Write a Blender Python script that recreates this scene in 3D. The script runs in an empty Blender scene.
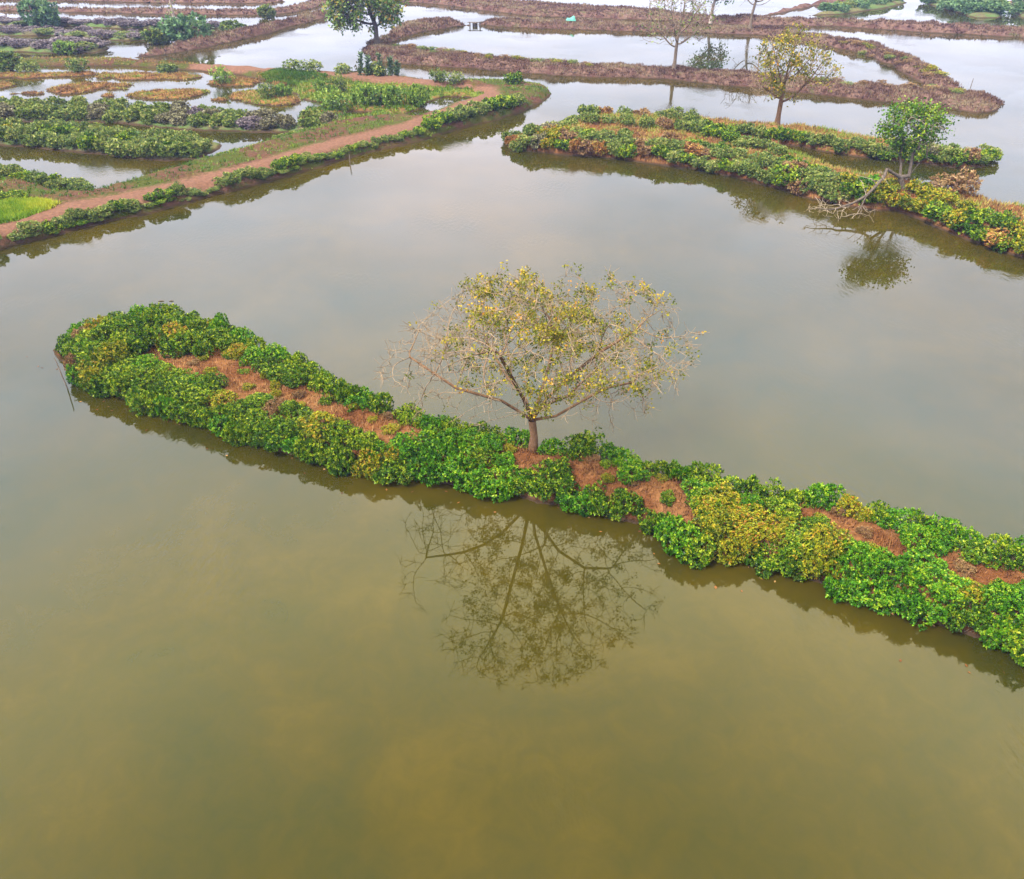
import bpy, math, random
import numpy as np
from mathutils import Vector

SC = bpy.context.scene
COL = SC.collection
R = math.radians

# ------------------------------------------------------------------ camera geometry
CAM_H, PITCH, F = 20.0, R(34.6), 800.0
W, H = 1024, 879
CX, CY = W / 2, H / 2
cp, sp_ = math.cos(PITCH), math.sin(PITCH)


def ray(px, py):
    a, b = (px - CX) / F, -(py - CY) / F
    return np.array([a, cp + b * sp_, -sp_ + b * cp])


def at(px, py, z=0.0):
    d = ray(px, py)
    t = (z - CAM_H) / d[2]
    return np.array([d[0] * t, d[1] * t, z])


def atY(px, py, Y):
    d = ray(px, py)
    t = Y / d[1]
    return np.array([d[0] * t, Y, CAM_H + d[2] * t])


def line(pts, z=0.0):
    return np.array([at(x, y, z)[:2] for x, y in pts])


# ------------------------------------------------------------------ small tools
_rt = np.random.RandomState(7).rand(256, 256)


def vnoise(x, y, s=1.0, seed=0):
    x = np.asarray(x) / s + seed * 17.31 + 1000
    y = np.asarray(y) / s + seed * 9.77 + 1000
    xi, yi = np.floor(x).astype(int), np.floor(y).astype(int)
    u, v = x - xi, y - yi
    u, v = u * u * (3 - 2 * u), v * v * (3 - 2 * v)
    g = lambda a, b: _rt[a % 256, b % 256]
    return (g(xi, yi) * (1 - u) * (1 - v) + g(xi + 1, yi) * u * (1 - v) + g(xi, yi + 1) * (1 - u) * v + g(xi + 1, yi + 1) * u * v) - 0.5


def fbm(x, y, s, seed=0, oct=3):
    return sum(vnoise(x, y, s / 2 ** k, seed + k) / 2 ** k for k in range(oct))


def mesh_from(name, V, Fc, attrs=None, smooth=False, mats=()):
    """V (n,3); Fc (m,k) one face size; attrs {name: per-vertex float}"""
    me = bpy.data.meshes.new(name)
    V = np.asarray(V, dtype=np.float32)
    Fc = np.asarray(Fc, dtype=np.int32)
    me.vertices.add(len(V))
    me.vertices.foreach_set('co', V.ravel())
    m, k = Fc.shape
    me.loops.add(m * k)
    me.loops.foreach_set('vertex_index', Fc.ravel())
    me.polygons.add(m)
    me.polygons.foreach_set('loop_start', np.arange(0, m * k, k, dtype=np.int32))
    me.polygons.foreach_set('loop_total', np.full(m, k, dtype=np.int32))
    if smooth:
        me.polygons.foreach_set('use_smooth', np.ones(m, dtype=bool))
    for an, av in (attrs or {}).items():
        a = me.attributes.new(an, 'FLOAT', 'POINT')
        a.data.foreach_set('value', np.asarray(av, dtype=np.float32))
    me.update(calc_edges=True)
    for mt in mats:
        me.materials.append(mt)
    return me


def link(name, me, parent=None, loc=None):
    o = bpy.data.objects.new(name, me)
    COL.objects.link(o)
    if parent is not None:
        o.parent = parent
    if loc is not None:
        o.location = loc
    return o


def tag(o, label=None, cat=None, group=None, kind=None):
    if label: o['label'] = label
    if cat: o['category'] = cat
    if group: o['group'] = group
    if kind: o['kind'] = kind
    return o


ONES = 'zeroth first second third fourth fifth sixth seventh eighth ninth tenth eleventh twelfth thirteenth fourteenth fifteenth sixteenth seventeenth eighteenth nineteenth'.split()
TENS = {2: ('twenty', 'twentieth'), 3: ('thirty', 'thirtieth'), 4: ('forty', 'fortieth'), 5: ('fifty', 'fiftieth'), 6: ('sixty', 'sixtieth'), 7: ('seventy', 'seventieth'), 8: ('eighty', 'eightieth')}


def nth(n):
    if n < 20: return ONES[n]
    t, u = divmod(n, 10)
    return TENS[t][1] if u == 0 else TENS[t][0] + '-' + ONES[u]


# ------------------------------------------------------------------ materials
def new_mat(name):
    m = bpy.data.materials.new(name)
    m.use_nodes = True
    nt = m.node_tree
    nt.nodes.clear()
    out = nt.nodes.new('ShaderNodeOutputMaterial')
    return m, nt, out


def N(nt, t, **kw):
    n = nt.nodes.new('ShaderNode' + t)
    for k, v in kw.items():
        setattr(n, k, v)
    return n


def ramp(nt, stops):
    r = N(nt, 'ValToRGB')
    e = r.color_ramp.elements
    while len(e) < len(stops): e.new(0.5)
    for el, (p, c) in zip(e, stops):
        el.position = p
        el.color = (*c, 1)
    return r


def noise(nt, scale, detail=4, rough=0.55, vec=None, dist=0.0):
    n = N(nt, 'TexNoise')
    n.inputs['Scale'].default_value = scale
    n.inputs['Detail'].default_value = detail
    n.inputs['Roughness'].default_value = rough
    n.inputs['Distortion'].default_value = dist
    if vec is not None: nt.links.new(vec, n.inputs['Vector'])
    return n


def leaf_mat(name, stops, transl=0.2, rnd=0.2, gloss=0.42):
    """stops: colour ramp of leaf colours, driven by per-leaf tint plus the plant's own random"""
    m, nt, out = new_mat(name)
    L = nt.links.new
    at_ = N(nt, 'Attribute', attribute_name='tint')
    oi = N(nt, 'ObjectInfo')
    ma = N(nt, 'Math', operation='MULTIPLY_ADD')
    L(oi.outputs['Random'], ma.inputs[0]); ma.inputs[1].default_value = rnd
    mb = N(nt, 'Math', operation='MULTIPLY'); L(at_.outputs['Fac'], mb.inputs[0]); mb.inputs[1].default_value = 1 - rnd
    L(mb.outputs[0], ma.inputs[2])
    rp = ramp(nt, stops); L(ma.outputs[0], rp.inputs[0])
    p = N(nt, 'BsdfPrincipled'); L(rp.outputs[0], p.inputs['Base Color'])
    p.inputs['Roughness'].default_value = gloss
    p.inputs['Specular IOR Level'].default_value = 0.16
    tr = N(nt, 'BsdfTranslucent'); L(rp.outputs[0], tr.inputs['Color'])
    mx = N(nt, 'MixShader'); mx.inputs[0].default_value = transl
    L(p.outputs[0], mx.inputs[1]); L(tr.outputs[0], mx.inputs[2]); L(mx.outputs[0], out.inputs[0])
    return m


def bark_mat(name, c1, c2, scale=6, twig=None):
    m, nt, out = new_mat(name)
    L = nt.links.new
    tc = N(nt, 'TexCoord')
    n1 = noise(nt, scale, 5, 0.65, tc.outputs['Object'])
    rp = ramp(nt, [(0.3, c1), (0.7, c2)]); L(n1.outputs[0], rp.inputs[0])
    p = N(nt, 'BsdfPrincipled'); L(rp.outputs[0], p.inputs['Base Color']); p.inputs['Roughness'].default_value = 0.85; p.inputs['Specular IOR Level'].default_value = 0.1
    if twig:
        th = N(nt, 'Attribute', attribute_name='thin'); r2 = ramp(nt, [(0.3, twig[0]), (0.7, twig[1])]); L(n1.outputs[0], r2.inputs[0])
        mx = N(nt, 'MixRGB'); L(th.outputs['Fac'], mx.inputs[0]); L(rp.outputs[0], mx.inputs[1]); L(r2.outputs[0], mx.inputs[2]); L(mx.outputs[0], p.inputs['Base Color'])
    b = N(nt, 'Bump'); b.inputs['Strength'].default_value = 0.5; b.inputs['Distance'].default_value = 0.03
    L(n1.outputs[0], b.inputs['Height']); L(b.outputs[0], p.inputs['Normal'])
    L(p.outputs[0], out.inputs[0])
    return m


def earth_mat(name, dirt, dry, green, cover=0.5, green_cut=0.62, path=None, sc=1.0, wet=(0.035, 0.022, 0.013)):
    """bare dirt, dry growth and green growth in patches; a worn path where the sheet's 'path' value is high; wet mud at the waterline"""
    m, nt, out = new_mat(name)
    L = nt.links.new
    g = N(nt, 'NewGeometry')
    pos = g.outputs['Position']
    n1 = noise(nt, 0.55 * sc, 6, 0.65, pos)
    n2 = noise(nt, 3.5 * sc, 6, 0.7, pos)
    n3 = noise(nt, 0.3 * sc, 5, 0.6, pos)
    n4 = noise(nt, 9.0 * sc, 4, 0.7, pos)
    def mix(f, a, b):
        x = N(nt, 'MixRGB')
        for i, v in ((0, f), (1, a), (2, b)):
            if isinstance(v, tuple): x.inputs[i].default_value = (*v, 1)
            elif isinstance(v, float): x.inputs[i].default_value = v
            else: L(v, x.inputs[i])
        return x.outputs[0]
    def step(src, lo, hi):
        r_ = N(nt, 'MapRange'); r_.interpolation_type = 'SMOOTHSTEP'
        L(src, r_.inputs[0]); r_.inputs[1].default_value = lo; r_.inputs[2].default_value = hi
        return r_.outputs[0]
    dv = mix(step(n2.outputs[0], 0.35, 0.68), tuple(c * 0.68 for c in dirt), tuple(min(1, c * 1.2) for c in dirt))
    rv = mix(step(n2.outputs[0], 0.3, 0.7), tuple(c * 0.6 for c in dry), tuple(min(1, c * 1.3) for c in dry))
    gv = mix(step(n4.outputs[0], 0.3, 0.7), tuple(c * 0.6 for c in green), tuple(min(1, c * 1.35) for c in green))
    c = mix(step(n1.outputs[0], cover - 0.08, cover + 0.1), dv, rv)
    c = mix(step(n3.outputs[0], green_cut - 0.05, green_cut + 0.06), c, gv)
    if path:
        pa = N(nt, 'Attribute', attribute_name='path')
        add = N(nt, 'Math', operation='MULTIPLY_ADD'); L(n2.outputs[0], add.inputs[0]); add.inputs[1].default_value = 1.1
        L(pa.outputs['Fac'], add.inputs[2])
        pv = mix(step(n2.outputs[0], 0.35, 0.66), tuple(x * 0.78 for x in path), tuple(min(1, x * 1.2) for x in path))
        pv = mix(step(n4.outputs[0], 0.55, 0.75), pv, tuple(x * 0.6 for x in path))
        c = mix(step(add.outputs[0], 0.85, 1.3), c, pv)
    sx = N(nt, 'SeparateXYZ'); L(pos, sx.inputs[0])
    zz = N(nt, 'Math', operation='MULTIPLY_ADD'); L(n2.outputs[0], zz.inputs[0]); zz.inputs[1].default_value = -0.22; L(sx.outputs[2], zz.inputs[2])
    c = mix(step(zz.outputs[0], -0.06, 0.08), wet, c)
    p = N(nt, 'BsdfPrincipled'); L(c, p.inputs['Base Color']); p.inputs['Roughness'].default_value = 0.95
    p.inputs['Specular IOR Level'].default_value = 0.06
    b = N(nt, 'Bump'); b.inputs['Strength'].default_value = 0.9; b.inputs['Distance'].default_value = 0.12
    L(n2.outputs[0], b.inputs['Height'])
    b2 = N(nt, 'Bump'); b2.inputs['Strength'].default_value = 0.7; b2.inputs['Distance'].default_value = 0.05
    L(n4.outputs[0], b2.inputs['Height']); L(b.outputs[0], b2.inputs['Normal'])
    L(b2.outputs[0], p.inputs['Normal'])
    L(p.outputs[0], out.inputs[0])
    return m


# ------------------------------------------------------------------ ground sheets from traced shorelines
def sdist(P, poly):
    """signed distance (inside > 0) of points P (n,2) to polygon"""
    n = len(poly)
    best = np.full(len(P), 1e9)
    ins = np.zeros(len(P), bool)
    for i in range(n):
        a, b = poly[i], poly[(i + 1) % n]
        ab = b - a
        t = np.clip(((P - a) @ ab) / max(ab @ ab, 1e-9), 0, 1)
        q = a + t[:, None] * ab
        best = np.minimum(best, np.hypot(*(P - q).T))
        c = (a[1] > P[:, 1]) != (b[1] > P[:, 1])
        with np.errstate(divide='ignore', invalid='ignore'):
            xx = (b[0] - a[0]) * (P[:, 1] - a[1]) / (b[1] - a[1]) + a[0]
        ins ^= c & (P[:, 0] < xx)
    return np.where(ins, best, -best)


def pdist(P, pl):
    best = np.full(len(P), 1e9)
    for a, b in zip(pl[:-1], pl[1:]):
        ab = b - a
        t = np.clip(((P - a) @ ab) / max(ab @ ab, 1e-9), 0, 1)
        best = np.minimum(best, np.hypot(*(P - (a + t[:, None] * ab)).T))
    return best


GROUNDS = []


def ground(name, poly, h, slope, res, mat, seed=0, rough=0.12, shore=0.3, holes=(), path=None, path_w=1.2, kind='structure', label=None):
    lo, hi = poly.min(0) - 1.5, poly.max(0) + 1.5
    nx, ny = int((hi[0] - lo[0]) / res) + 1, int((hi[1] - lo[1]) / res) + 1
    X, Y = np.meshgrid(lo[0] + res * np.arange(nx), lo[1] + res * np.arange(ny))
    P = np.stack([X.ravel(), Y.ravel()], 1)
    sd = sdist(P, poly)
    for hp in holes:
        sd = np.minimum(sd, -sdist(P, hp))
    sd = sd + shore * 2 * fbm(P[:, 0], P[:, 1], 2.2, seed, 3) * (np.abs(sd) < 3)
    t = np.clip(sd / slope, 0, 1)
    z = np.where(sd > 0, h * (1 - (1 - t) ** 2), np.maximum(sd, -1) * 0.6)
    z = z + np.where(sd > 0, np.minimum(sd / 0.6, 1), 0) * (rough * 2 * fbm(P[:, 0], P[:, 1], 1.6, seed + 5, 4) + rough * fbm(P[:, 0], P[:, 1], 6, seed + 9, 2))
    keep = sd > -0.9
    idx = np.arange(nx * ny).reshape(ny, nx)
    q = np.stack([idx[:-1, :-1], idx[:-1, 1:], idx[1:, 1:], idx[1:, :-1]], -1).reshape(-1, 4)
    q = q[keep[q].all(1)]
    used = np.unique(q)
    re = np.zeros(nx * ny, int); re[used] = np.arange(len(used))
    V = np.column_stack([P, z])[used]
    attrs = {'path': np.clip(1.15 - pdist(P[used], path) / path_w, 0, 1) if path is not None else np.zeros(len(used))}
    o = link(name, mesh_from(name, V, re[q], attrs, True, [mat]))
    tag(o, label, None, None, kind)
    rec = dict(lo=lo, poly=poly, V=V, sd=sd[used], path=attrs['path'], res=res, h=h)
    GROUNDS.append(rec)
    return rec


_cells = {}


def height_at(x, y):
    """highest ground under (x, y), else 0"""
    best = 0.0
    for g in GROUNDS:
        k = id(g)
        r, lo = g['res'], g['lo']
        if k not in _cells:
            ij = np.rint((g['V'][:, :2] - lo) / r).astype(int)
            _cells[k] = dict(zip(map(tuple, ij.tolist()), g['V'][:, 2].tolist()))
        z = _cells[k].get((int(round((x - lo[0]) / r)), int(round((y - lo[1]) / r))))
        if z is not None and z > best: best = float(z)
    return best


def dike(name, near, far, h, slope, res, mat, push=None, **kw):
    """near: traced waterline (pixels at z=0); far: traced far crest edge (pixels at z=h)"""
    a = line(near, 0.0)
    b = line(far, h)
    d = b / np.linalg.norm(b, axis=1)[:, None]
    b = b + d * (slope * 0.8 if push is None else push)
    return ground(name, np.vstack([a, b[::-1]]), h, slope, res, mat, **kw)


# ------------------------------------------------------------------ blades, leaves, bushes
def blades(name, pts, n_per, ln, wd, mat, seed, lean=0.7, label=None, cat=None, spread=0.12):
    rs = np.random.RandomState(seed)
    P = np.repeat(pts, n_per, 0)
    n = len(P)
    P = P + np.column_stack([rs.normal(0, spread, n), rs.normal(0, spread, n), np.full(n, -0.02)])
    a = rs.rand(n) * 2 * math.pi
    le = ln * (0.45 + rs.rand(n) * 0.9)
    tilt = np.abs(rs.normal(0, lean, n))
    side = np.column_stack([-np.sin(a), np.cos(a), np.zeros(n)])
    up = np.column_stack([np.cos(a) * np.sin(tilt), np.sin(a) * np.sin(tilt), np.abs(np.cos(tilt)) + 0.05])
    w = wd * (0.6 + 0.8 * rs.rand(n))[:, None]
    V = np.stack([P - side * w, P + side * w, P + up * le[:, None]], 1).reshape(-1, 3)
    tint = np.repeat(np.clip(rs.normal(0.46, 0.24, n) + 0.9 * fbm(P[:, 0], P[:, 1], 1.8, seed + 3, 3) + 0.7 * fbm(P[:, 0], P[:, 1], 7, seed + 13, 2), 0, 1), 3)
    me = mesh_from(name, V, np.arange(3 * n).reshape(-1, 3), {'tint': tint}, False, [mat])
    o = link(name, me)
    tag(o, label, cat, None, 'stuff')
    return o


def leaf_geo(C, D, ln, wd, rs, cup=0.25):
    """leaves at C pointing along D: four-cornered blades folded along the midrib"""
    n = len(C)
    ref = rs.normal(size=(n, 3))
    S = np.cross(D, ref); S /= np.linalg.norm(S, axis=1)[:, None] + 1e-9
    Nn = np.cross(S, D)
    L = (ln * (0.7 + 0.6 * rs.rand(n)))[:, None]
    Wd = (wd * (0.7 + 0.6 * rs.rand(n)))[:, None]
    mid = C + D * L * 0.5
    V = np.stack([C, mid + S * Wd + Nn * Wd * cup, C + D * L, mid - S * Wd + Nn * Wd * cup], 1).reshape(-1, 3)
    b = np.arange(n)[:, None] * 4
    Fc = np.concatenate([b + [0, 1, 2], b + [0, 2, 3]], 0)
    return V, Fc


def unit(v):
    return v / (np.linalg.norm(v, axis=-1, keepdims=True) + 1e-9)


def make_shrub(seed, n_ros=420, leaves=5, ln=0.15, wd=0.036, tall=1.0, lobes=15, loose=0.1):
    """a bush about 2 m wide and 1.4*tall high, made of leaf rosettes over several lobes; returns foliage mesh arrays and stem mesh arrays"""
    rs = np.random.RandomState(seed)
    c, r = [], []
    for k in range(lobes):
        a = rs.rand() * 6.283
        q = 0.76 * math.sqrt(rs.rand())
        z = (0.35 + 0.62 * rs.rand() * (1 - 0.5 * q)) * tall
        c.append((q * math.cos(a), q * math.sin(a), z)); r.append(0.22 + 0.22 * rs.rand())
    c, r = np.array(c), np.array(r)
    k = rs.randint(0, lobes, n_ros * 5)
    d = unit(rs.normal(size=(len(k), 3)))
    P = c[k] + d * (r[k] * (0.82 + 0.25 * rs.rand(len(k)) + loose * rs.normal(size=len(k))))[:, None]
    dist = np.linalg.norm(P[:, None] - c[None], axis=2) / r[None]
    ok = (dist.min(1) > 0.78) & (P[:, 2] > 0.02)
    P, d = P[ok][:n_ros], d[ok][:n_ros]
    n = len(P)
    ax = unit(d + np.array([0, 0, 0.55]) + rs.normal(0, 0.25, (n, 3)))
    Pr, Ar = np.repeat(P, leaves, 0), np.repeat(ax, leaves, 0)
    D = unit(unit(rs.normal(size=(len(Pr), 3))) * 1.0 + Ar * 0.75)
    V, Fc = leaf_geo(Pr + rs.normal(0, 0.02, Pr.shape), D, ln, wd, rs)
    base = np.clip(rs.normal(0.42, 0.32, n) + 0.18 * (P[:, 2] / tall - 0.7), 0, 1)
    tint = np.clip(np.repeat(base, leaves) + rs.normal(0, 0.14, len(Pr)), 0, 1)
    tint = np.repeat(tint, 4)
    # stems from the ground up into the lobes
    SV, SF = [], []
    for k in range(min(lobes, 9)):
        tip = c[k]
        root = np.array([tip[0] * 0.25 + rs.normal(0, 0.05), tip[1] * 0.25 + rs.normal(0, 0.05), -0.3])
        mid = (tip + root) / 2 + rs.normal(0, 0.07, 3)
        add_tube(SV, SF, [root, mid, tip + (tip - root) * 0.15], [0.03, 0.02, 0.008], 5)
    return (V, Fc, tint), (np.vstack(SV), np.vstack(SF))


def add_tube(SV, SF, pts, rad, k=6):
    pts = [np.asarray(p, float) for p in pts]
    off = sum(len(v) for v in SV)
    up = np.array([0.31, 0.17, 0.93])
    for i, p in enumerate(pts):
        d = pts[min(i + 1, len(pts) - 1)] - pts[max(i - 1, 0)]
        d = d / (np.linalg.norm(d) + 1e-9)
        s = np.cross(d, up)
        if np.linalg.norm(s) < 0.2: s = np.cross(d, [1, 0, 0])
        s = s / np.linalg.norm(s); t = np.cross(d, s)
        an = np.arange(k) / k * 2 * math.pi
        SV.append(p + rad[i] * (np.cos(an)[:, None] * s + np.sin(an)[:, None] * t))
    for i in range(len(pts) - 1):
        a = off + i * k + np.arange(k); b = off + i * k + (np.arange(k) + 1) % k
        SF.append(np.stack([a, b, b + k, a + k], 1))


class Shrub:
    """one kind of bush: a few shapes kept as shared meshes, copied as foliage + stem under an Empty"""
    def __init__(self, stemmat, shapes, **kw):
        self.f, self.s = [], []
        for sd in shapes:
            (V, Fc, ti), (SV, SF) = make_shrub(sd, **kw)
            self.f.append(mesh_from('foliage', V, Fc, {'tint': ti}, False, [stemmat]))
            self.s.append(mesh_from('stem', SV, SF, None, True, [stemmat]))

    def put(self, name, x, y, z, rad, ht, mat, rng, label, cat, group, parts=True):
        k = rng.randrange(len(self.f))
        if parts:
            root = link(name, None)
            fo = link('foliage', self.f[k], root)
            link('stem', self.s[k], root)
        else:
            root = fo = link(name, self.f[k])
        fo.material_slots[0].link = 'OBJECT'
        fo.material_slots[0].material = mat
        root.location = (x, y, z)
        root.rotation_euler = (rng.uniform(-.08, .08), rng.uniform(-.08, .08), rng.uniform(0, 6.283))
        root.scale = (rad * rng.uniform(.9, 1.1), rad * rng.uniform(.9, 1.1), ht)
        tag(root, label, cat, group)
        return root


def along(pl, spacing, rng, jitter=0.25, start=0.0):
    """points along a polyline with the unit normal on its left-hand side"""
    seg = np.linalg.norm(np.diff(pl, axis=0), axis=1)
    tot, s, out = seg.sum(), start, []
    cum = np.concatenate([[0], np.cumsum(seg)])
    while s < tot:
        i = min(np.searchsorted(cum, s, side='right') - 1, len(seg) - 1)
        t = (s - cum[i]) / max(seg[i], 1e-6)
        d = (pl[i + 1] - pl[i]) / max(seg[i], 1e-6)
        out.append((pl[i] + t * (pl[i + 1] - pl[i]), np.array([-d[1], d[0]])))
        s += spacing * (1 + rng.uniform(-jitter, jitter))
    return out


# ------------------------------------------------------------------ trees (space colonisation)
def grow(skel, par, attract, step, di, dk, iters, rs, grav=0.0):
    nodes = [np.asarray(p, float) for p in skel]
    par = list(par)
    A = attract.copy()
    Pn = np.array(nodes)
    D = np.linalg.norm(A[:, None] - Pn[None], axis=2)
    near, nd = D.argmin(1), D.min(1)
    alive = nd > dk
    for _ in range(iters):
        act = alive & (nd < di)
        if not act.any(): break
        ids = near[act]
        vec = unit(A[act] - np.array(nodes)[ids])
        u, inv = np.unique(ids, return_inverse=True)
        S = np.zeros((len(u), 3)); np.add.at(S, inv, vec)
        S = unit(S + rs.normal(0, 0.13, S.shape) + np.array([0, 0, grav]))
        new, np_ = [], []
        for j, i in enumerate(u):
            new.append(nodes[i] + S[j] * step); np_.append(int(i))
        base = len(nodes)
        nodes += new; par += np_
        NP = np.array(new)
        D = np.linalg.norm(A[:, None] - NP[None], axis=2)
        m = D.min(1); a = D.argmin(1) + base
        b = m < nd - 1e-6
        nd = np.where(b, m, nd); near = np.where(b, a, near)
        alive &= nd > dk
        if len(nodes) > 16000: break
    return np.array(nodes), np.array(par)


def radii(par, tip, expo, rmax):
    n = len(par)
    r = np.zeros(n)
    ch = [[] for _ in range(n)]
    for i in range(n):
        if par[i] >= 0: ch[par[i]].append(i)
    acc = np.zeros(n)
    for i in range(n - 1, -1, -1):
        if not ch[i]: acc[i] = tip ** expo
        if par[i] >= 0: acc[par[i]] += acc[i]
    r = acc ** (1 / expo)
    r = r * 1.0
    s = rmax / r[0]
    r = tip + (rmax - tip) * np.clip((r - tip) / max(r[0] - tip, 1e-6), 0, 1) ** 1.12
    return r, ch


def wood_meshes(nodes, par, r, ch, owner, rmax, thin_at=0.22):
    """tubes following the skeleton, one (V, F) per owner id"""
    out = {}
    # follow the thickest child; every other child starts a new tube
    starts = [(i, -1) for i in range(len(par)) if par[i] < 0]
    while starts:
        i, p = starts.pop()
        chain = [i]
        while ch[chain[-1]]:
            cs = ch[chain[-1]]
            m = max(cs, key=lambda c: r[c])
            if owner[m] != owner[chain[-1]]:
                starts += [(c, chain[-1]) for c in cs]
                break
            starts += [(c, chain[-1]) for c in cs if c != m]
            chain.append(m)
        pts = [nodes[c] for c in chain]; rr = [r[c] for c in chain]
        if p >= 0:
            pts = [nodes[p]] + pts; rr = [min(r[p], r[chain[0]] * 1.25)] + rr
        if len(pts) < 2: continue
        sv, sf, sr = out.setdefault(owner[chain[0]], ([], [], []))
        k = 8 if rr[0] > 0.06 else (5 if rr[0] > 0.025 else 3)
        add_tube(sv, sf, pts, rr, k)
        sr.append(np.repeat(np.clip((rmax * thin_at - np.array(rr)) / (rmax * thin_at) * 1.6, 0, 1), k))
    return {k: (np.vstack(v), np.vstack(f), np.concatenate(t)) for k, (v, f, t) in out.items()}


def twigs_on(nodes, par, ch, rs, n, ln, up=0.2, which=None):
    """extra short twigs at the branch ends; returns extended skeleton"""
    nn, pp = list(nodes), list(par)
    for i in range(len(nodes)):
        if ch[i] and rs.rand() > 0.25: continue
        if which is not None and not which(nodes[i]): continue
        if par[i] < 0: continue
        d0 = unit(nodes[i] - nodes[par[i]])
        for _ in range(n if not ch[i] else 1):
            d = unit(d0 + rs.normal(0, 0.75, 3) + np.array([0, 0, up]))
            l = ln * (0.5 + rs.rand())
            a = nodes[i] + d * l * 0.5 + rs.normal(0, 0.03, 3)
            b = nodes[i] + d * l + rs.normal(0, 0.08, 3)
            nn.append(a); pp.append(i); nn.append(b); pp.append(len(nn) - 2)
    return np.array(nn), np.array(pp)


def ellipsoid_pts(n, c, rad, rs, shell=0.35):
    d = unit(rs.normal(size=(n, 3)))
    q = shell + (1 - shell) * rs.rand(n) ** 0.6
    return np.asarray(c) + d * q[:, None] * np.asarray(rad)


def tree(name, label, base, skel, par, attract, step, di, dk, tip, rbase, bark, leafmat, rs, leaf_mask=None, leaves=6, lsize=0.2, lw=0.07, lspread=0.22, twigs=2, twig_len=0.4, expo=2.3, limb_from=None, iters=90, twig_bark=None, group=None, twig_where=None):
    """skel/attract in local metres above the base; limb_from: skeleton indices that begin a limb part of their own"""
    nodes, pr = grow(skel, par, attract, step, di, dk, iters, rs)
    ch = [[] for _ in range(len(pr))]
    for i, p in enumerate(pr):
        if p >= 0: ch[p].append(i)
    tips = np.array([i for i in range(len(pr)) if not ch[i]])
    nodes, pr = twigs_on(nodes, pr, ch, rs, twigs, twig_len, which=twig_where)
    r, ch = radii(pr, tip, expo, rbase)
    owner = np.zeros(len(pr), int)
    lf = {s: k + 1 for k, s in enumerate(limb_from or [])}
    for i in range(len(pr)):
        owner[i] = lf.get(i, owner[pr[i]] if pr[i] >= 0 else 0)
    root = link(name, None, None, base)
    tag(root, label, 'tree', group)
    # widen the foot of the trunk
    r[0] *= 1.5
    for k, (V, Fc, th) in wood_meshes(nodes, pr, r, ch, owner, rbase).items():
        link('trunk' if k == 0 else 'limb', mesh_from('wood', V, Fc, {'thin': th}, True, [bark]), root)
    if leafmat is not None:
        ends = np.array([i for i in range(len(pr)) if r[i] < tip * 2.2])
        P = nodes[ends]
        if leaf_mask is not None:
            P = P[leaf_mask(P, rs)]
        C = np.repeat(P, leaves, 0) + rs.normal(0, lspread, (len(P) * leaves, 3))
        D = unit(rs.normal(size=C.shape) + np.array([0, 0, -0.2]))
        V, Fc = leaf_geo(C, D, lsize, lw, rs, 0.2)
        base_t = np.clip(rs.normal(0.5, 0.2, len(P)), 0, 1)
        ti = np.repeat(np.clip(np.repeat(base_t, leaves) + rs.normal(0, 0.12, len(C)), 0, 1), 4)
        link('crown', mesh_from('crown', V, Fc, {'tint': ti}, False, [leafmat]), root)
    return root


# ================================================================== WORLD, SUN, CAMERA
EXPO = 1.2
SUN_EL, SUN_AZ = R(52), R(-125)       # azimuth clockwise from +Y
w = bpy.data.worlds.new('World'); SC.world = w; w.use_nodes = True
nt = w.node_tree; nt.nodes.clear(); L = nt.links.new
wo = N(nt, 'OutputWorld'); bg = N(nt, 'Background'); bg.inputs[1].default_value = 0.1
sky = N(nt, 'TexSky'); sky.sky_type = 'NISHITA'; sky.sun_disc = False
sky.sun_elevation = SUN_EL; sky.sun_rotation = SUN_AZ; sky.dust_density = 3.0
tc = N(nt, 'TexCoord'); sx = N(nt, 'SeparateXYZ'); L(tc.outputs['Generated'], sx.inputs[0])
zc = N(nt, 'Math', operation='MAXIMUM'); L(sx.outputs[2], zc.inputs[0]); zc.inputs[1].default_value = 0.06
dv = N(nt, 'VectorMath', operation='DIVIDE'); L(tc.outputs['Generated'], dv.inputs[0])
cb = N(nt, 'CombineXYZ')
for i in range(3): L(zc.outputs[0], cb.inputs[i])
L(cb.outputs[0], dv.inputs[1])
cn = noise(nt, 0.9, 5, 0.5, dv.outputs[0], 0.3)
# overcast deck: brighter overhead than near the horizon, with soft bright and grey patches
el = N(nt, 'MapRange'); L(sx.outputs[2], el.inputs[0]); el.inputs[1].default_value = 0.0; el.inputs[2].default_value = 1.0
deck = ramp(nt, [(0.00, (0.261, 0.269, 0.321)), (0.20, (0.284, 0.294, 0.351)), (0.36, (0.396, 0.410, 0.470)), (0.48, (0.493, 0.530, 0.590)), (0.58, (0.687, 0.701, 0.627)), (0.70, (0.985, 0.896, 0.522)), (0.86, (0.418, 0.351, 0.172)), (1.00, (0.239, 0.209, 0.134))])
L(el.outputs[0], deck.inputs[0])
cl = N(nt, 'MapRange'); L(cn.outputs[0], cl.inputs[0]); cl.inputs[1].default_value = 0.3; cl.inputs[2].default_value = 0.7; cl.inputs[3].default_value = 0.82; cl.inputs[4].default_value = 1.16
gm = N(nt, 'Math', operation='MULTIPLY'); gm.inputs[0].default_value = 31.7; L(cl.outputs[0], gm.inputs[1])
sc_ = N(nt, 'VectorMath', operation='SCALE'); L(deck.outputs[0], sc_.inputs[0]); L(gm.outputs[0], sc_.inputs['Scale'])
mxs = N(nt, 'MixRGB'); mxs.inputs[0].default_value = 0.86
L(sky.outputs[0], mxs.inputs[1]); L(sc_.outputs[0], mxs.inputs[2])
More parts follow.
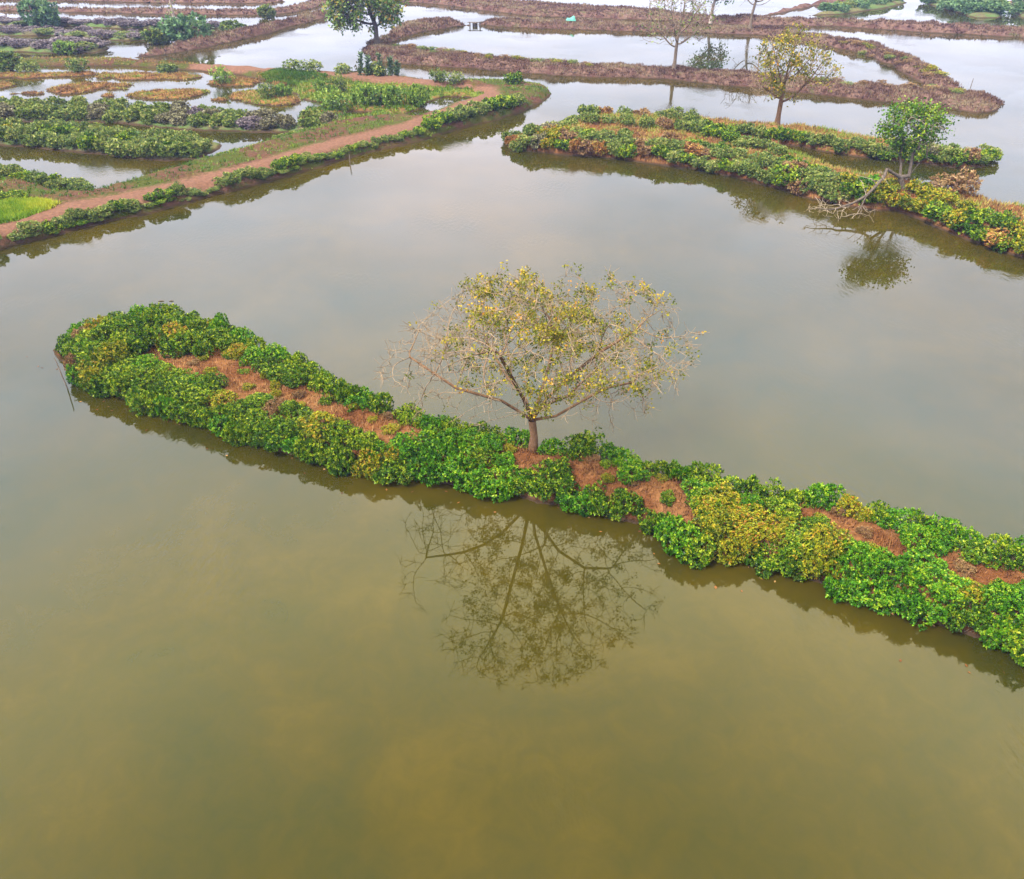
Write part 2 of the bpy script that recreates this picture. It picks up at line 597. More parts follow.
# one thinner, warmer spot in the cloud deck ahead
d0 = (-0.055, 0.945, 0.322)
dt = N(nt, 'VectorMath', operation='DOT_PRODUCT'); L(tc.outputs['Generated'], dt.inputs[0]); dt.inputs[1].default_value = d0
sm = N(nt, 'MapRange'); sm.interpolation_type = 'SMOOTHSTEP'; L(dt.outputs['Value'], sm.inputs[0]); sm.inputs[1].default_value = 0.985; sm.inputs[2].default_value = 1.0; sm.inputs[4].default_value = 1.0
wm = N(nt, 'MixRGB', blend_type='ADD'); L(sm.outputs[0], wm.inputs[0]); L(mxs.outputs[0], wm.inputs[1]); wm.inputs[2].default_value = (3.6, 2.4, 1.9, 1)
L(wm.outputs[0], bg.inputs[0]); L(bg.outputs[0], wo.inputs[0])

sl = bpy.data.lights.new('sun', 'SUN'); sl.energy = 5.0; sl.angle = R(12); sl.color = (1.0, 0.94, 0.85)
so = link('sun', sl)
sdv = Vector((math.sin(SUN_AZ) * math.cos(SUN_EL), math.cos(SUN_AZ) * math.cos(SUN_EL), math.sin(SUN_EL)))
so.rotation_euler = (-sdv).to_track_quat('-Z', 'Y').to_euler()
so.location = sdv * 60

cd = bpy.data.cameras.new('camera'); co = link('camera', cd)
co.location = (0, 0, CAM_H); co.rotation_euler = (math.pi / 2 - PITCH, 0, 0)
cd.sensor_width = 36; cd.lens = F * 36 / W; cd.clip_end = 6000; cd.clip_start = 0.1
SC.camera = co
SC.view_settings.view_transform = 'Standard'; SC.view_settings.look = 'None'
SC.view_settings.exposure = EXPO; SC.view_settings.gamma = 1.0
SC.render.engine = 'CYCLES'
SC.cycles.use_denoising = True
SC.cycles.max_bounces = 6; SC.cycles.diffuse_bounces = 3; SC.cycles.glossy_bounces = 3; SC.cycles.transmission_bounces = 3
SC.cycles.volume_bounces = 0; SC.cycles.caustics_reflective = False; SC.cycles.caustics_refractive = False

# ================================================================== WATER
m, nt, out = new_mat('murky_pond_water'); L = nt.links.new
g = N(nt, 'NewGeometry')
n1 = noise(nt, 0.055, 4, 0.55, g.outputs['Position'], 0.6)
n2 = noise(nt, 0.16, 5, 0.6, g.outputs['Position'], 0.8)
ad = N(nt, 'Math', operation='MULTIPLY_ADD'); L(n2.outputs[0], ad.inputs[0]); ad.inputs[1].default_value = 0.33
n6 = noise(nt, 0.9, 7, 0.75, g.outputs['Position'], 1.2)
h6 = N(nt, 'Math', operation='MULTIPLY'); L(n6.outputs[0], h6.inputs[0]); h6.inputs[1].default_value = 0.22
hf = N(nt, 'Math', operation='MULTIPLY_ADD'); L(n1.outputs[0], hf.inputs[0]); hf.inputs[1].default_value = 0.45; L(h6.outputs[0], hf.inputs[2]); L(hf.outputs[0], ad.inputs[2])
rp = ramp(nt, [(0.37, (0.0108, 0.0145, 0.003)), (0.5, (0.022, 0.0188, 0.0018)), (0.63, (0.037, 0.0265, 0.0015))]); L(ad.outputs[0], rp.inputs[0])
p = N(nt, 'BsdfPrincipled'); L(rp.outputs[0], p.inputs['Base Color']); p.inputs['Roughness'].default_value = 0.012; p.inputs['IOR'].default_value = 1.36
mp = N(nt, 'Mapping'); mp.inputs['Scale'].default_value = (1.0, 0.45, 1.0); mp.inputs['Rotation'].default_value = (0, 0, R(35)); L(g.outputs['Position'], mp.inputs[0])
r1 = noise(nt, 4.5, 3, 0.55, mp.outputs[0])
r2 = noise(nt, 0.12, 3, 0.5, g.outputs['Position'])
rm = N(nt, 'MapRange'); L(r2.outputs[0], rm.inputs[0]); rm.inputs[1].default_value = 0.5; rm.inputs[2].default_value = 0.68; rm.inputs[3].default_value = 0.0015; rm.inputs[4].default_value = 0.3
b = N(nt, 'Bump'); b.inputs['Distance'].default_value = 0.1; L(r1.outputs[0], b.inputs['Height']); 
vd = N(nt, 'VectorMath', operation='DISTANCE'); L(g.outputs['Position'], vd.inputs[0]); vd.inputs[1].default_value = (0.9, 23.5, 0)
sh = N(nt, 'MapRange'); sh.interpolation_type = 'SMOOTHSTEP'; L(vd.outputs['Value'], sh.inputs[0]); sh.inputs[1].default_value = 7; sh.inputs[2].default_value = 13; sh.inputs[3].default_value = 0.01; sh.inputs[4].default_value = 1.0
rs2 = N(nt, 'Math', operation='MULTIPLY'); L(rm.outputs[0], rs2.inputs[0]); L(sh.outputs[0], rs2.inputs[1]); L(rs2.outputs[0], b.inputs['Strength'])
L(b.outputs[0], p.inputs['Normal']); L(p.outputs[0], out.inputs[0])
S = 1500
tag(link('water', mesh_from('water', [(-S, -200, 0), (S, -200, 0), (S, 2 * S, 0), (-S, 2 * S, 0)], [(0, 1, 2, 3)], None, False, [m])), 'still murky olive pond water reaching the horizon', None, None, 'structure')

# haze box
m, nt, out = new_mat('haze')
pv = N(nt, 'VolumePrincipled'); pv.inputs['Color'].default_value = (0.36, 0.47, 1.0, 1); pv.inputs['Density'].default_value = 0.00028; pv.inputs['Anisotropy'].default_value = 0.0
nt.links.new(pv.outputs[0], out.inputs['Volume'])
x0, x1, y0, y1, z0, z1 = -S - 20, S + 20, -220, 2 * S + 20, -1.8, 24
HV = [(x, y, z) for z in (z0, z1) for x, y in ((x0, y0), (x1, y0), (x1, y1), (x0, y1))]
tag(link('haze', mesh_from('haze', HV, [(0, 3, 2, 1), (4, 5, 6, 7), (0, 1, 5, 4), (1, 2, 6, 5), (2, 3, 7, 6), (3, 0, 4, 7)], None, False, [m])), 'pale lilac air haze over the ponds', None, None, 'stuff')

# ================================================================== MATERIALS
G_MANGROVE = leaf_mat('mangrove_leaves', [(0.12, (0.008556, 0.02915, 0.00228)), (0.38, (0.03209, 0.09108, 0.0038)), (0.6, (0.09274, 0.1676, 0.00608)), (0.85, (0.2352, 0.2769, 0.0152))])  # darkest stop paints in the shade of gaps between the leaves
G_FRESH = leaf_mat('fresh_green_leaves', [(0.12, (0.009036, 0.04118, 0.00216)), (0.4, (0.03549, 0.1304, 0.00432)), (0.65, (0.07742, 0.199, 0.00648)), (0.9, (0.2065, 0.2883, 0.0144))])
G_YELLOW = leaf_mat('yellowing_leaves', [(0.1, (0.024, 0.048, 0.0032)), (0.35, (0.096, 0.128, 0.0056)), (0.6, (0.216, 0.216, 0.0096)), (0.8, (0.304, 0.224, 0.016)), (0.95, (0.224, 0.088, 0.016))])
G_OLIVE = leaf_mat('olive_leaves', [(0.1, (0.03315, 0.06375, 0.01575)), (0.45, (0.08288, 0.1275, 0.0231)), (0.7, (0.1547, 0.1913, 0.03675)), (0.95, (0.2431, 0.2338, 0.0735))])
G_DRY = leaf_mat('dry_brown_leaves', [(0.1, (0.0765, 0.03825, 0.0216)), (0.4, (0.153, 0.0765, 0.036)), (0.65, (0.1683, 0.1148, 0.0432)), (0.95, (0.2601, 0.1683, 0.0864))], transl=0.15)
G_ORANGE = leaf_mat('orange_dry_leaves', [(0.1, (0.1088, 0.04284, 0.01485)), (0.45, (0.2312, 0.09792, 0.0297)), (0.7, (0.272, 0.153, 0.0396)), (0.95, (0.204, 0.1836, 0.0297))], transl=0.15)
G_GREY = leaf_mat('grey_brown_scrub', [(0.1, (0.05, 0.045, 0.03)), (0.45, (0.11, 0.10, 0.06)), (0.7, (0.16, 0.15, 0.085)), (0.95, (0.2, 0.2, 0.1))], transl=0.1)
G_MARSH = leaf_mat('soft_green_leaves', [(0.1, (0.035, 0.075, 0.012)), (0.45, (0.085, 0.16, 0.022)), (0.9, (0.22, 0.29, 0.045))])
G_FARGREEN = leaf_mat('haze_tinted_green_leaves', [(0.1, (0.03341, 0.07808, 0.03669)), (0.5, (0.07239, 0.1451, 0.06115)), (0.9, (0.1447, 0.2231, 0.08561))])  # distance haze painted into the leaf colour: paler, bluer green
G_LILAC = leaf_mat('haze_tinted_lilac_twigs', [(0.1, (0.05362, 0.04082, 0.054)), (0.5, (0.117, 0.09238, 0.1134)), (0.9, (0.1852, 0.1555, 0.1674))], transl=0.1)  # lilac cast of the far haze is part of this scrub colour
G_CROWN = leaf_mat('turning_tree_leaves', [(0.1, (0.03, 0.045, 0.003)), (0.42, (0.09, 0.10, 0.005)), (0.7, (0.20, 0.165, 0.008)), (0.92, (0.34, 0.22, 0.014)), (1.0, (0.28, 0.12, 0.014))], rnd=0.0)
G_TREE = leaf_mat('dark_tree_leaves', [(0.1, (0.035, 0.08, 0.02)), (0.4, (0.085, 0.16, 0.035)), (0.7, (0.17, 0.23, 0.05)), (0.97, (0.40, 0.24, 0.05))], rnd=0.0)
G_BRIGHT = leaf_mat('bright_tree_leaves', [(0.1, (0.0102, 0.034, 0.00256)), (0.4, (0.034, 0.0952, 0.00384)), (0.7, (0.0952, 0.17, 0.0064)), (0.95, (0.2312, 0.272, 0.0192))], rnd=0.0)
G_GRASS = leaf_mat('green_grass_blades', [(0.1, (0.0217, 0.06188, 0.0035)), (0.5, (0.05642, 0.1142, 0.007)), (0.9, (0.1302, 0.1714, 0.0175))], rnd=0.0)
G_LIME = leaf_mat('lime_grass_blades', [(0.1, (0.06375, 0.1382, 0.0042)), (0.5, (0.1402, 0.2304, 0.0084)), (0.9, (0.2677, 0.288, 0.0168))], rnd=0.0)
G_STRAW = leaf_mat('dry_grass_blades', [(0.1, (0.04845, 0.02454, 0.02)), (0.4, (0.0969, 0.05316, 0.04001)), (0.7, (0.1292, 0.08589, 0.05779)), (0.95, (0.1696, 0.1349, 0.08446))], rnd=0.0, transl=0.15, gloss=0.7)
G_LITTER = leaf_mat('dead_twig_litter', [(0.1, (0.04649, 0.01581, 0.006209)), (0.4, (0.1033, 0.0369, 0.01154)), (0.7, (0.1757, 0.0738, 0.02439)), (0.95, (0.2376, 0.1423, 0.06209))], rnd=0.0, transl=0.1, gloss=0.7)
G_MIXED = leaf_mat('rusty_and_green_grass', [(0.1, (0.09, 0.045, 0.02)), (0.35, (0.2, 0.11, 0.035)), (0.55, (0.23, 0.17, 0.05)), (0.75, (0.15, 0.16, 0.025)), (0.95, (0.09, 0.14, 0.015))], rnd=0.0, transl=0.1, gloss=0.7)
STEM = bark_mat('shrub_stem_bark', (0.05, 0.035, 0.025), (0.12, 0.085, 0.06))
TWIGGY = bark_mat('brown_bark_pale_twigs', (0.055, 0.03, 0.017), (0.14, 0.08, 0.047), 6, ((0.11, 0.078, 0.052), (0.25, 0.185, 0.13)))
TWIGGY3 = bark_mat('dark_bark_weathered_limbs', (0.035, 0.028, 0.025), (0.10, 0.08, 0.07), 6, ((0.12, 0.095, 0.08), (0.3, 0.25, 0.2)))
TWIGGY2 = bark_mat('grey_bark_pale_twigs', (0.06, 0.045, 0.036), (0.15, 0.115, 0.09), 6, ((0.11, 0.08, 0.062), (0.21, 0.16, 0.125)))
BARK = bark_mat('brown_bark', (0.17, 0.09, 0.055), (0.34, 0.21, 0.14))
PALE = bark_mat('pale_twig_bark', (0.34, 0.25, 0.18), (0.55, 0.45, 0.36), 3)
GREYB = bark_mat('grey_bark', (0.14, 0.11, 0.10), (0.32, 0.26, 0.23))
E_MAIN = earth_mat('red_brown_bank', (0.1045, 0.0415, 0.01708), (0.1365, 0.06415, 0.02794), (0.04016, 0.05283, 0.006209), 0.5, 0.72)
E_DRY = earth_mat('dry_purple_brown_bank', (0.0612, 0.03113, 0.02883), (0.0972, 0.05861, 0.04943), (0.054, 0.05494, 0.02472), 0.48, 0.66)
E_ROAD = earth_mat('pink_dirt_road', (0.06617, 0.03029, 0.02115), (0.06017, 0.04038, 0.01645), (0.03611, 0.0429, 0.007052), 0.5, 0.5, path=(0.1083, 0.05554, 0.03995))
E_MARSH = earth_mat('marsh_ground', (0.102, 0.054, 0.025), (0.132, 0.078, 0.025), (0.078, 0.102, 0.015), 0.5, 0.52)
E_ISLET = earth_mat('rusty_islet', (0.124, 0.0551, 0.025), (0.1612, 0.0812, 0.03), (0.093, 0.087, 0.02), 0.5, 0.6)
E_GREEN = earth_mat('mangrove_floor', (0.072, 0.064, 0.035), (0.096, 0.088, 0.042), (0.056, 0.088, 0.028), 0.5, 0.5)

# ================================================================== TERRAIN
NEAR = [(56, 352), (66, 372), (80, 384), (100, 393), (125, 403), (155, 415), (190, 427), (222, 432), (240, 446), (270, 453), (300, 460), (345, 474), (370, 481), (404, 483), (430, 487), (473, 491), (510, 497), (540, 508), (570, 510), (600, 521), (643, 531), (667, 544), (688, 560), (710, 564), (752, 567), (802, 583), (838, 597), (887, 614), (944, 632), (980, 645), (1015, 660), (1060, 678), (1160, 715)]
FARL = [(60, 345), (80, 325), (110, 315), (150, 306), (190, 312), (235, 325), (265, 346), (310, 363), (340, 383), (375, 397), (410, 404), (430, 415), (470, 425), (520, 430), (545, 438), (590, 440), (640, 456), (700, 466), (767, 486), (830, 494), (870, 507), (900, 513), (940, 522), (985, 535), (1024, 542), (1100, 560), (1200, 590)]
nl = line(NEAR, 0.0)
nl = nl + unit(nl) * 0.35
fl = line(FARL, 1.35); fl = fl + unit(fl) * 0.3
main = ground('earth_bank', np.vstack([nl, fl[::-1]]), 0.95, 1.1, 0.14, E_MAIN, 1, 0.09, 0.12)

N2 = [(508, 143), (518, 150), (544, 153), (570, 156), (612, 159), (640, 162), (676, 167), (695, 170), (730, 176), (758, 184), (783, 191), (800, 196), (839, 205), (874, 210), (898, 212), (931, 224), (953, 235), (975, 243), (1003, 253), (1060, 268), (1120, 284)]
F2 = [(512, 139), (540, 132), (565, 122), (590, 112), (640, 113), (700, 120)]
CH = [(700, 132), (748, 142), (783, 148), (815, 160), (832, 165), (866, 174), (910, 182), (940, 190), (990, 200), (1024, 210), (1120, 236)]
p2 = np.vstack([line(N2), line(CH, 0.6)[::-1], line(F2, 0.9)[::-1]])
isl2 = ground('earth_bank', p2, 1.0, 1.4, 0.28, E_MAIN, 2, 0.16, 0.25)
N2b = [(690, 134), (744, 140), (769, 144), (800, 147), (831, 153), (874, 159), (931, 165), (962, 169), (985, 167), (994, 160)]
F2b = [(640, 114), (713, 119), (776, 124), (818, 129), (874, 137), (940, 146), (985, 152)]
isl3 = dike('earth_bank', N2b, F2b, 0.65, 1.2, 0.28, E_MAIN, 1.0, seed=3, rough=0.14, shore=0.25)

HPn = [(362, 51), (373, 61), (400, 64), (425, 66), (469, 69), (500, 71), (553, 76), (605, 78), (676, 80), (704, 84), (760, 89), (800, 93), (844, 98), (897, 103), (949, 109), (974, 114), (993, 112), (1006, 105)]
HPf = [(369, 42), (394, 43), (430, 49), (460, 53), (500, 57), (560, 61), (620, 64), (676, 67), (730, 71), (790, 75), (844, 82), (932, 87), (985, 91), (1000, 96)]
hp = dike('earth_bank', HPn, HPf, 0.85, 2.0, 0.35, E_DRY, 1.5, seed=4, rough=0.2, shore=0.45)
HBn = [(372, 50), (394, 42), (404, 37), (425, 32), (455, 27), (471, 25)]
HBf = [(366, 42), (385, 34), (399, 22), (432, 18), (455, 19), (468, 22)]
hb = dike('earth_bank', HBn, HBf, 0.8, 2.0, 0.45, E_DRY, 1.5, seed=5, rough=0.2, shore=0.5)
HCn = [(478, 25), (500, 27), (570, 30), (644, 32), (699, 33), (765, 36), (811, 42), (844, 50), (867, 55), (890, 66), (905, 76), (926, 88)]
HCf = [(482, 20), (500, 18), (539, 18), (644, 22), (700, 25), (774, 26), (801, 31), (844, 37), (883, 43), (914, 55), (942, 69), (962, 86)]
hc = dike('earth_bank', HCn, HCf, 0.75, 2.0, 0.45, E_DRY, 1.0, seed=6, rough=0.2, shore=0.5)
D3n = [(380, -2), (399, 1), (440, 5), (470, 9), (500, 13), (532, 16.5), (600, 19), (650, 20.5), (700, 24), (772, 26), (840, 27), (932, 33), (1024, 38), (1150, 46)]
D3f = [(380, -8), (420, -7), (480, -3), (535, 1), (588, 5), (651, 8), (700, 14), (770, 16), (844, 18), (932, 22), (1024, 27), (1150, 33)]
d3 = dike('earth_bank', D3n, D3f, 0.8, 2.0, 0.6, E_DRY, 1.0, seed=7, rough=0.2, shore=0.5)
dike('earth_bank', [(765, 16), (779, 14), (794, 10), (815, 6), (840, 3), (870, -3)], [(760, 12), (775, 9), (795, 4), (825, -2), (850, -6)], 0.8, 1.8, 0.6, E_DRY, 1.0, seed=8, rough=0.2, shore=0.5)
mg1 = dike('earth_bank', [(808, 16), (844, 14), (880, 9), (907, 3)], [(815, 12), (850, 6), (880, 2), (903, -1)], 0.5, 1.5, 0.6, E_GREEN, 1.0, seed=9)
mg2 = dike('earth_bank', [(925, 3), (940, 8), (955, 12), (975, 18), (999, 18), (1000, 9)], [(935, -4), (955, -6), (985, -5), (998, 2)], 0.5, 1.5, 0.6, E_GREEN, 1.0, seed=10)
mg3 = dike('earth_bank', [(1014, 12), (1022, 18), (1060, 20)], [(1016, 4), (1030, 2), (1060, 4)], 0.5, 1.5, 0.6, E_GREEN, 1.0, seed=11)
dike('earth_bank', [(985, 8), (1024, 7.5), (1100, 9)], [(990, 1), (1024, 0), (1100, 1)], 0.8, 1.8, 0.7, E_DRY, 1.0, seed=12, rough=0.2, shore=0.5)

# upper left: dikes and scrubby ridges
dl1 = dike('earth_bank', [(-60, -1), (60, 1), (160, 3), (270, 3.5), (286, 2)], [(-60, -6), (60, -5), (160, -3), (284, -1)], 0.5, 1.6, 0.7, E_DRY, 1.0, seed=13, rough=0.2, shore=0.5)
dl2 = dike('earth_bank', [(-60, 9), (0, 11), (100, 13), (180, 15), (270, 15.5), (300, 12), (330, 4), (345, -3)], [(-60, 3.5), (0, 5.5), (100, 7.5), (180, 9), (265, 9.5), (290, 6), (315, -2)], 0.5, 1.6, 0.7, E_DRY, 1.0, seed=14, rough=0.2, shore=0.5)
LDn = [(110, 60), (160, 56), (204, 48), (248, 39), (301, 25), (331, 16.5)]
LDf = [(118, 54), (160, 46), (204, 34), (248, 26), (301, 13), (328, 8)]
ld = dike('earth_bank', LDn, LDf, 0.95, 2.0, 0.5, E_DRY, 1.0, seed=15, rough=0.2, shore=0.5)
rg1 = dike('earth_bank', [(-60, 25), (0, 26), (60, 26), (120, 29), (170, 30), (222, 31)], [(-60, 19), (0, 20), (60, 20), (120, 22), (170, 24), (220, 25)], 0.5, 1.5, 0.6, E_GREEN, 0.8, seed=16)
rg2 = dike('earth_bank', [(-60, 37), (0, 36), (60, 36), (120, 41), (166, 40)], [(-60, 31), (0, 31), (60, 31), (120, 34), (165, 35)], 0.5, 1.5, 0.6, E_GREEN, 0.8, seed=17)
rg3 = dike('earth_bank', [(-60, 52), (20, 52), (60, 54), (95, 53), (112, 48)], [(-60, 42), (0, 40), (40, 41), (80, 42), (108, 44)], 0.5, 1.5, 0.5, E_GREEN, 0.8, seed=18)
BDn = [(-60, 67), (0, 67), (60, 66.5), (120, 66), (180, 70), (206, 72), (240, 75), (262, 80), (300, 83), (340, 84), (400, 87), (470, 92), (500, 96)]
BDf = [(-60, 57), (0, 57), (60, 56.5), (120, 57), (160, 59), (206, 62), (260, 66), (300, 69), (355, 71), (402, 75), (461, 82), (507, 84)]
bd_path = line([(200, 66), (260, 69), (320, 73), (360, 76), (420, 82), (470, 88), (493, 93)], 0.5)
bd = dike('earth_bank', BDn, BDf, 0.6, 1.6, 0.4, E_ROAD, 0.8, seed=19, path=bd_path, path_w=2.6)
ISL = [
    [(104, 77), (125, 74), (160, 73), (202, 77), (180, 80), (140, 80.5), (115, 80)],
    [(-40, 82), (-10, 81), (10, 82), (18, 85), (5, 89), (-40, 90)],
    [(40, 90), (60, 86), (85, 83), (114, 84), (112, 87), (95, 92), (75, 94), (50, 94)],
    [(128, 96), (150, 92), (180, 89), (207, 92), (205, 96), (185, 98), (150, 99)],
    [(209, 84), (225, 79), (250, 78), (264, 82), (255, 87), (225, 87)],
    [(228, 99), (240, 93), (262, 91), (290, 93), (299, 99), (290, 105), (262, 107), (240, 104)],
    [(-40, 78), (10, 73), (30, 74), (50, 74), (90, 73), (95, 75), (60, 77), (25, 79)],
    [(112, 85), (125, 83), (133, 85), (125, 87)],
]
ri = random.Random(12)
for _ in range(16):
    cx_, cy_ = ri.uniform(-10, 300), ri.uniform(74, 103)
    wx_, wy_ = ri.uniform(6, 15), ri.uniform(.7, 1.5)
    ISL.append([(cx_ + wx_ * math.cos(t_ * .7) * ri.uniform(.7, 1.2), cy_ + wy_ * math.sin(t_ * .7) * ri.uniform(.7, 1.2)) for t_ in range(9)])
islets = []
for k, pl in enumerate(ISL):
    islets.append(ground('mud_islet', line(pl), 0.26, 1.0, 0.3, E_ISLET, 20 + k, 0.05, 0.75))
inner = ground('marsh_ground', line([(292, 92), (300, 84), (330, 82), (380, 84), (470, 90), (490, 97), (478, 104), (440, 118), (410, 128), (360, 134), (320, 130), (318, 122), (300, 118), (306, 108), (330, 108), (322, 102), (300, 100)]), 0.28, 1.2, 0.3, E_MARSH, 40, 0.09, 0.4,
               holes=[line([(404, 117), (425, 103), (445, 97), (478, 98), (470, 104), (440, 113), (412, 121)]), line([(340, 116), (350, 111), (372, 113), (362, 118)]), line([(395, 90.5), (405, 89.5), (412, 91), (402, 92)])])
r1p = dike('marsh_ground', [(-60, 122), (0, 122), (60, 122), (120, 124), (180, 130), (230, 132), (270, 133), (310, 133), (337, 131)], [(-60, 104), (0, 105), (60, 106), (120, 108), (180, 113), (240, 117), (290, 120), (330, 124)], 0.3, 1.4, 0.4, E_GREEN, 0.8, seed=41)
r2p = dike('marsh_ground', [(-60, 145), (0, 145), (70, 152), (140, 160), (170, 161), (197, 159), (215, 152), (222, 146)], [(-60, 126), (0, 127), (80, 127), (140, 132), (200, 137), (220, 142)], 0.3, 1.4, 0.35, E_GREEN, 0.6, seed=42)
RDn = [(-60, 270), (0, 251), (53, 237), (105, 223), (148, 214), (176, 206), (218, 195), (281, 179), (320, 167), (367, 153), (418, 141), (451, 132), (489, 122), (519, 113), (540, 103), (552, 94)]
RDf = [(-60, 172), (0, 176), (30, 180), (66, 193), (98, 193), (134, 183), (169, 171), (225, 156), (281, 140), (320, 128), (352, 122), (390, 118), (415, 119), (440, 111), (470, 101), (482, 96), (470, 91), (440, 88), (461, 82), (507, 83), (538, 86), (549, 90)]
rd_path = line([(-40, 240), (7, 229), (70, 208), (141, 195), (246, 170.5), (316, 149), (343, 142), (414, 125), (461, 107), (490, 95), (484, 88), (455, 85)], 0.8)
pr_ = np.vstack([line(RDn), line(RDf, 0.1)[::-1]])
road = ground('dirt_road', pr_, 0.85, 1.8, 0.3, E_ROAD, 43, 0.08, 0.25, path=rd_path, path_w=2.1)

# ================================================================== DRY GRASS AND GROUND COVER (nobody could count it)
def cover(rec, frac, seed, cond=None, zmin=0.12):
    rs = np.random.RandomState(seed)
    V = rec['V']
    ok = V[:, 2] > zmin
    if cond is not None: ok &= cond(rec)
    V = V[ok]
    n = int(len(V) * frac)
    P = V[rs.randint(0, len(V), n)].copy()
    P[:, :2] += (rs.rand(n, 2) - .5) * rec['res']
    return P


blades('dead_twig_litter', cover(main, 0.6, 1, None, 0.3), 6, 0.22, 0.015, G_LITTER, 1, 1.25, 'reddish dead twigs and dry grass littering the top of the lone-tree bank')
blades('dry_grass', cover(isl2, 1.0, 2), 7, 0.3, 0.035, G_MIXED, 2, 0.8, 'rusty dry grass between the shrubs on the two-armed bank')
blades('dry_grass', cover(isl3, 1.0, 3), 7, 0.3, 0.035, G_MIXED, 3, 0.8, 'rusty dry grass along the rear arm of the two-armed bank')
blades('dry_grass', cover(hp, 2.2, 4), 6, 0.26, 0.045, G_STRAW, 4, 0.7, 'purple brown dry grass covering the blunt-ended dike with the autumn tree behind shrubs')
blades('dry_grass', cover(hc, 2.2, 5), 6, 0.3, 0.06, G_STRAW, 5, 0.7, 'dry grass on the curved dike joining the blunt-ended one')
blades('dry_grass', cover(d3, 1.6, 6), 6, 0.32, 0.08, G_STRAW, 6, 0.7, 'dull dry grass on the long straight far dike')
blades('dry_grass', cover(ld, 2.0, 7), 6, 0.32, 0.07, G_STRAW, 7, 0.7, 'dull dry grass on the diagonal far dike')
blades('islet_grass', np.vstack([cover(g_, 1.3, 50 + k_, None, 0.06) for k_, g_ in enumerate(islets)]), 7, 0.2, 0.05, G_MIXED, 50, 0.8, 'rusty and olive short grass on the low mud islets')
blades('flat_bank_grass', cover(bd, 0.6, 60, lambda r: r['path'] < .3), 6, 0.22, 0.05, G_MIXED, 60, 0.8, 'olive and rusty grass on the flat channel bank')
for nm_, rc_, sd_, lb_ in (('dry_grass', dl1, 61, 'dull dry grass on the farthest dike behind the rounded hazy bush'), ('dry_grass', dl2, 62, 'dull dry grass on the far dike joining the diagonal one'), ('dry_grass', hb, 63, 'dry grass on the short dike behind the leafy tree')):
    blades(nm_, cover(rc_, 1.5, sd_), 6, 0.34, 0.085, G_STRAW, sd_, 0.7, lb_)
pp = lambda lo, hi: (lambda r: (r['path'] >= lo) & (r['path'] <= hi))
blades('verge_grass', cover(road, 0.35, 8, pp(0, 0.3)), 6, 0.22, 0.04, G_GRASS, 8, 0.7, 'green and yellowish grass on the verges of the pink dirt road')
blades('marsh_grass', cover(inner, 0.8, 9, None, 0.05), 6, 0.3, 0.05, G_GRASS, 9, 0.7, 'green marsh grass around the long puddle')
gp = line([(-50, 205), (0, 203), (40, 200), (58, 204), (40, 214), (0, 226), (-50, 232)], 0.8)
rs_ = np.random.RandomState(10)
q = rs_.rand(9000, 2) * (gp.max(0) - gp.min(0)) + gp.min(0)
q = q[sdist(q, gp) > 0.1 + 0.5 * vnoise(q[:, 0], q[:, 1], 1.5)]
q3 = np.array([(x, y, height_at(x, y)) for x, y in q])
blades('lime_grass', q3, 6, 0.3, 0.03, G_LIME, 10, 0.6, 'bright lime green grass patch beside the dirt road')
gp2 = line([(258, 75), (275, 70), (310, 73), (332, 78), (320, 82), (275, 81)], 0.4)
q = rs_.rand(3500, 2) * (gp2.max(0) - gp2.min(0)) + gp2.min(0)
q = q[sdist(q, gp2) > 0.3]
q3 = np.array([(x, y, height_at(x, y)) for x, y in q])
blades('bank_grass', q3, 6, 0.28, 0.05, G_GRASS, 11, 0.6, 'soft green grass patch on the flat bank behind the islets')

# ================================================================== SHRUBS
rng = random.Random(3)
K_NEAR = Shrub(STEM, [11, 12, 13, 14, 15, 16], n_ros=640, leaves=7, ln=0.112, wd=0.034)
K_MID = Shrub(STEM, [21, 22, 23, 24], n_ros=340, leaves=5, ln=0.19, wd=0.056)
K_FAR = Shrub(STEM, [31, 32, 33, 34], n_ros=330, leaves=5, ln=0.2, wd=0.062)
K_BIG = Shrub(STEM, [51, 52, 53, 54], n_ros=420, leaves=5, ln=0.17, wd=0.055, lobes=18)
K_LOOSE = Shrub(STEM, [41, 42, 43], n_ros=210, leaves=5, ln=0.2, wd=0.05, loose=0.3, tall=1.15)

WORDS = {'mangrove_leaves': 'glossy green', 'fresh_green_leaves': 'bright green', 'yellowing_leaves': 'yellowing', 'olive_leaves': 'olive', 'dry_brown_leaves': 'dry brown', 'orange_dry_leaves': 'orange brown', 'grey_brown_scrub': 'grey brown', 'haze_tinted_lilac_twigs': 'grey lilac', 'haze_tinted_green_leaves': 'hazy green'}


def pick(ws):
    t = rng.random() * sum(w_ for _, w_ in ws)
    for m_, w_ in ws:
        t -= w_
        if t <= 0: return m_
    return ws[-1][0]


def to_px(x, y, z):
    v = np.array([x, y, z - CAM_H])
    xc, yc, zc_ = v[0], v[1] * sp_ + v[2] * cp, v[1] * cp - v[2] * sp_
    return CX + F * xc / zc_, CY - F * yc / zc_


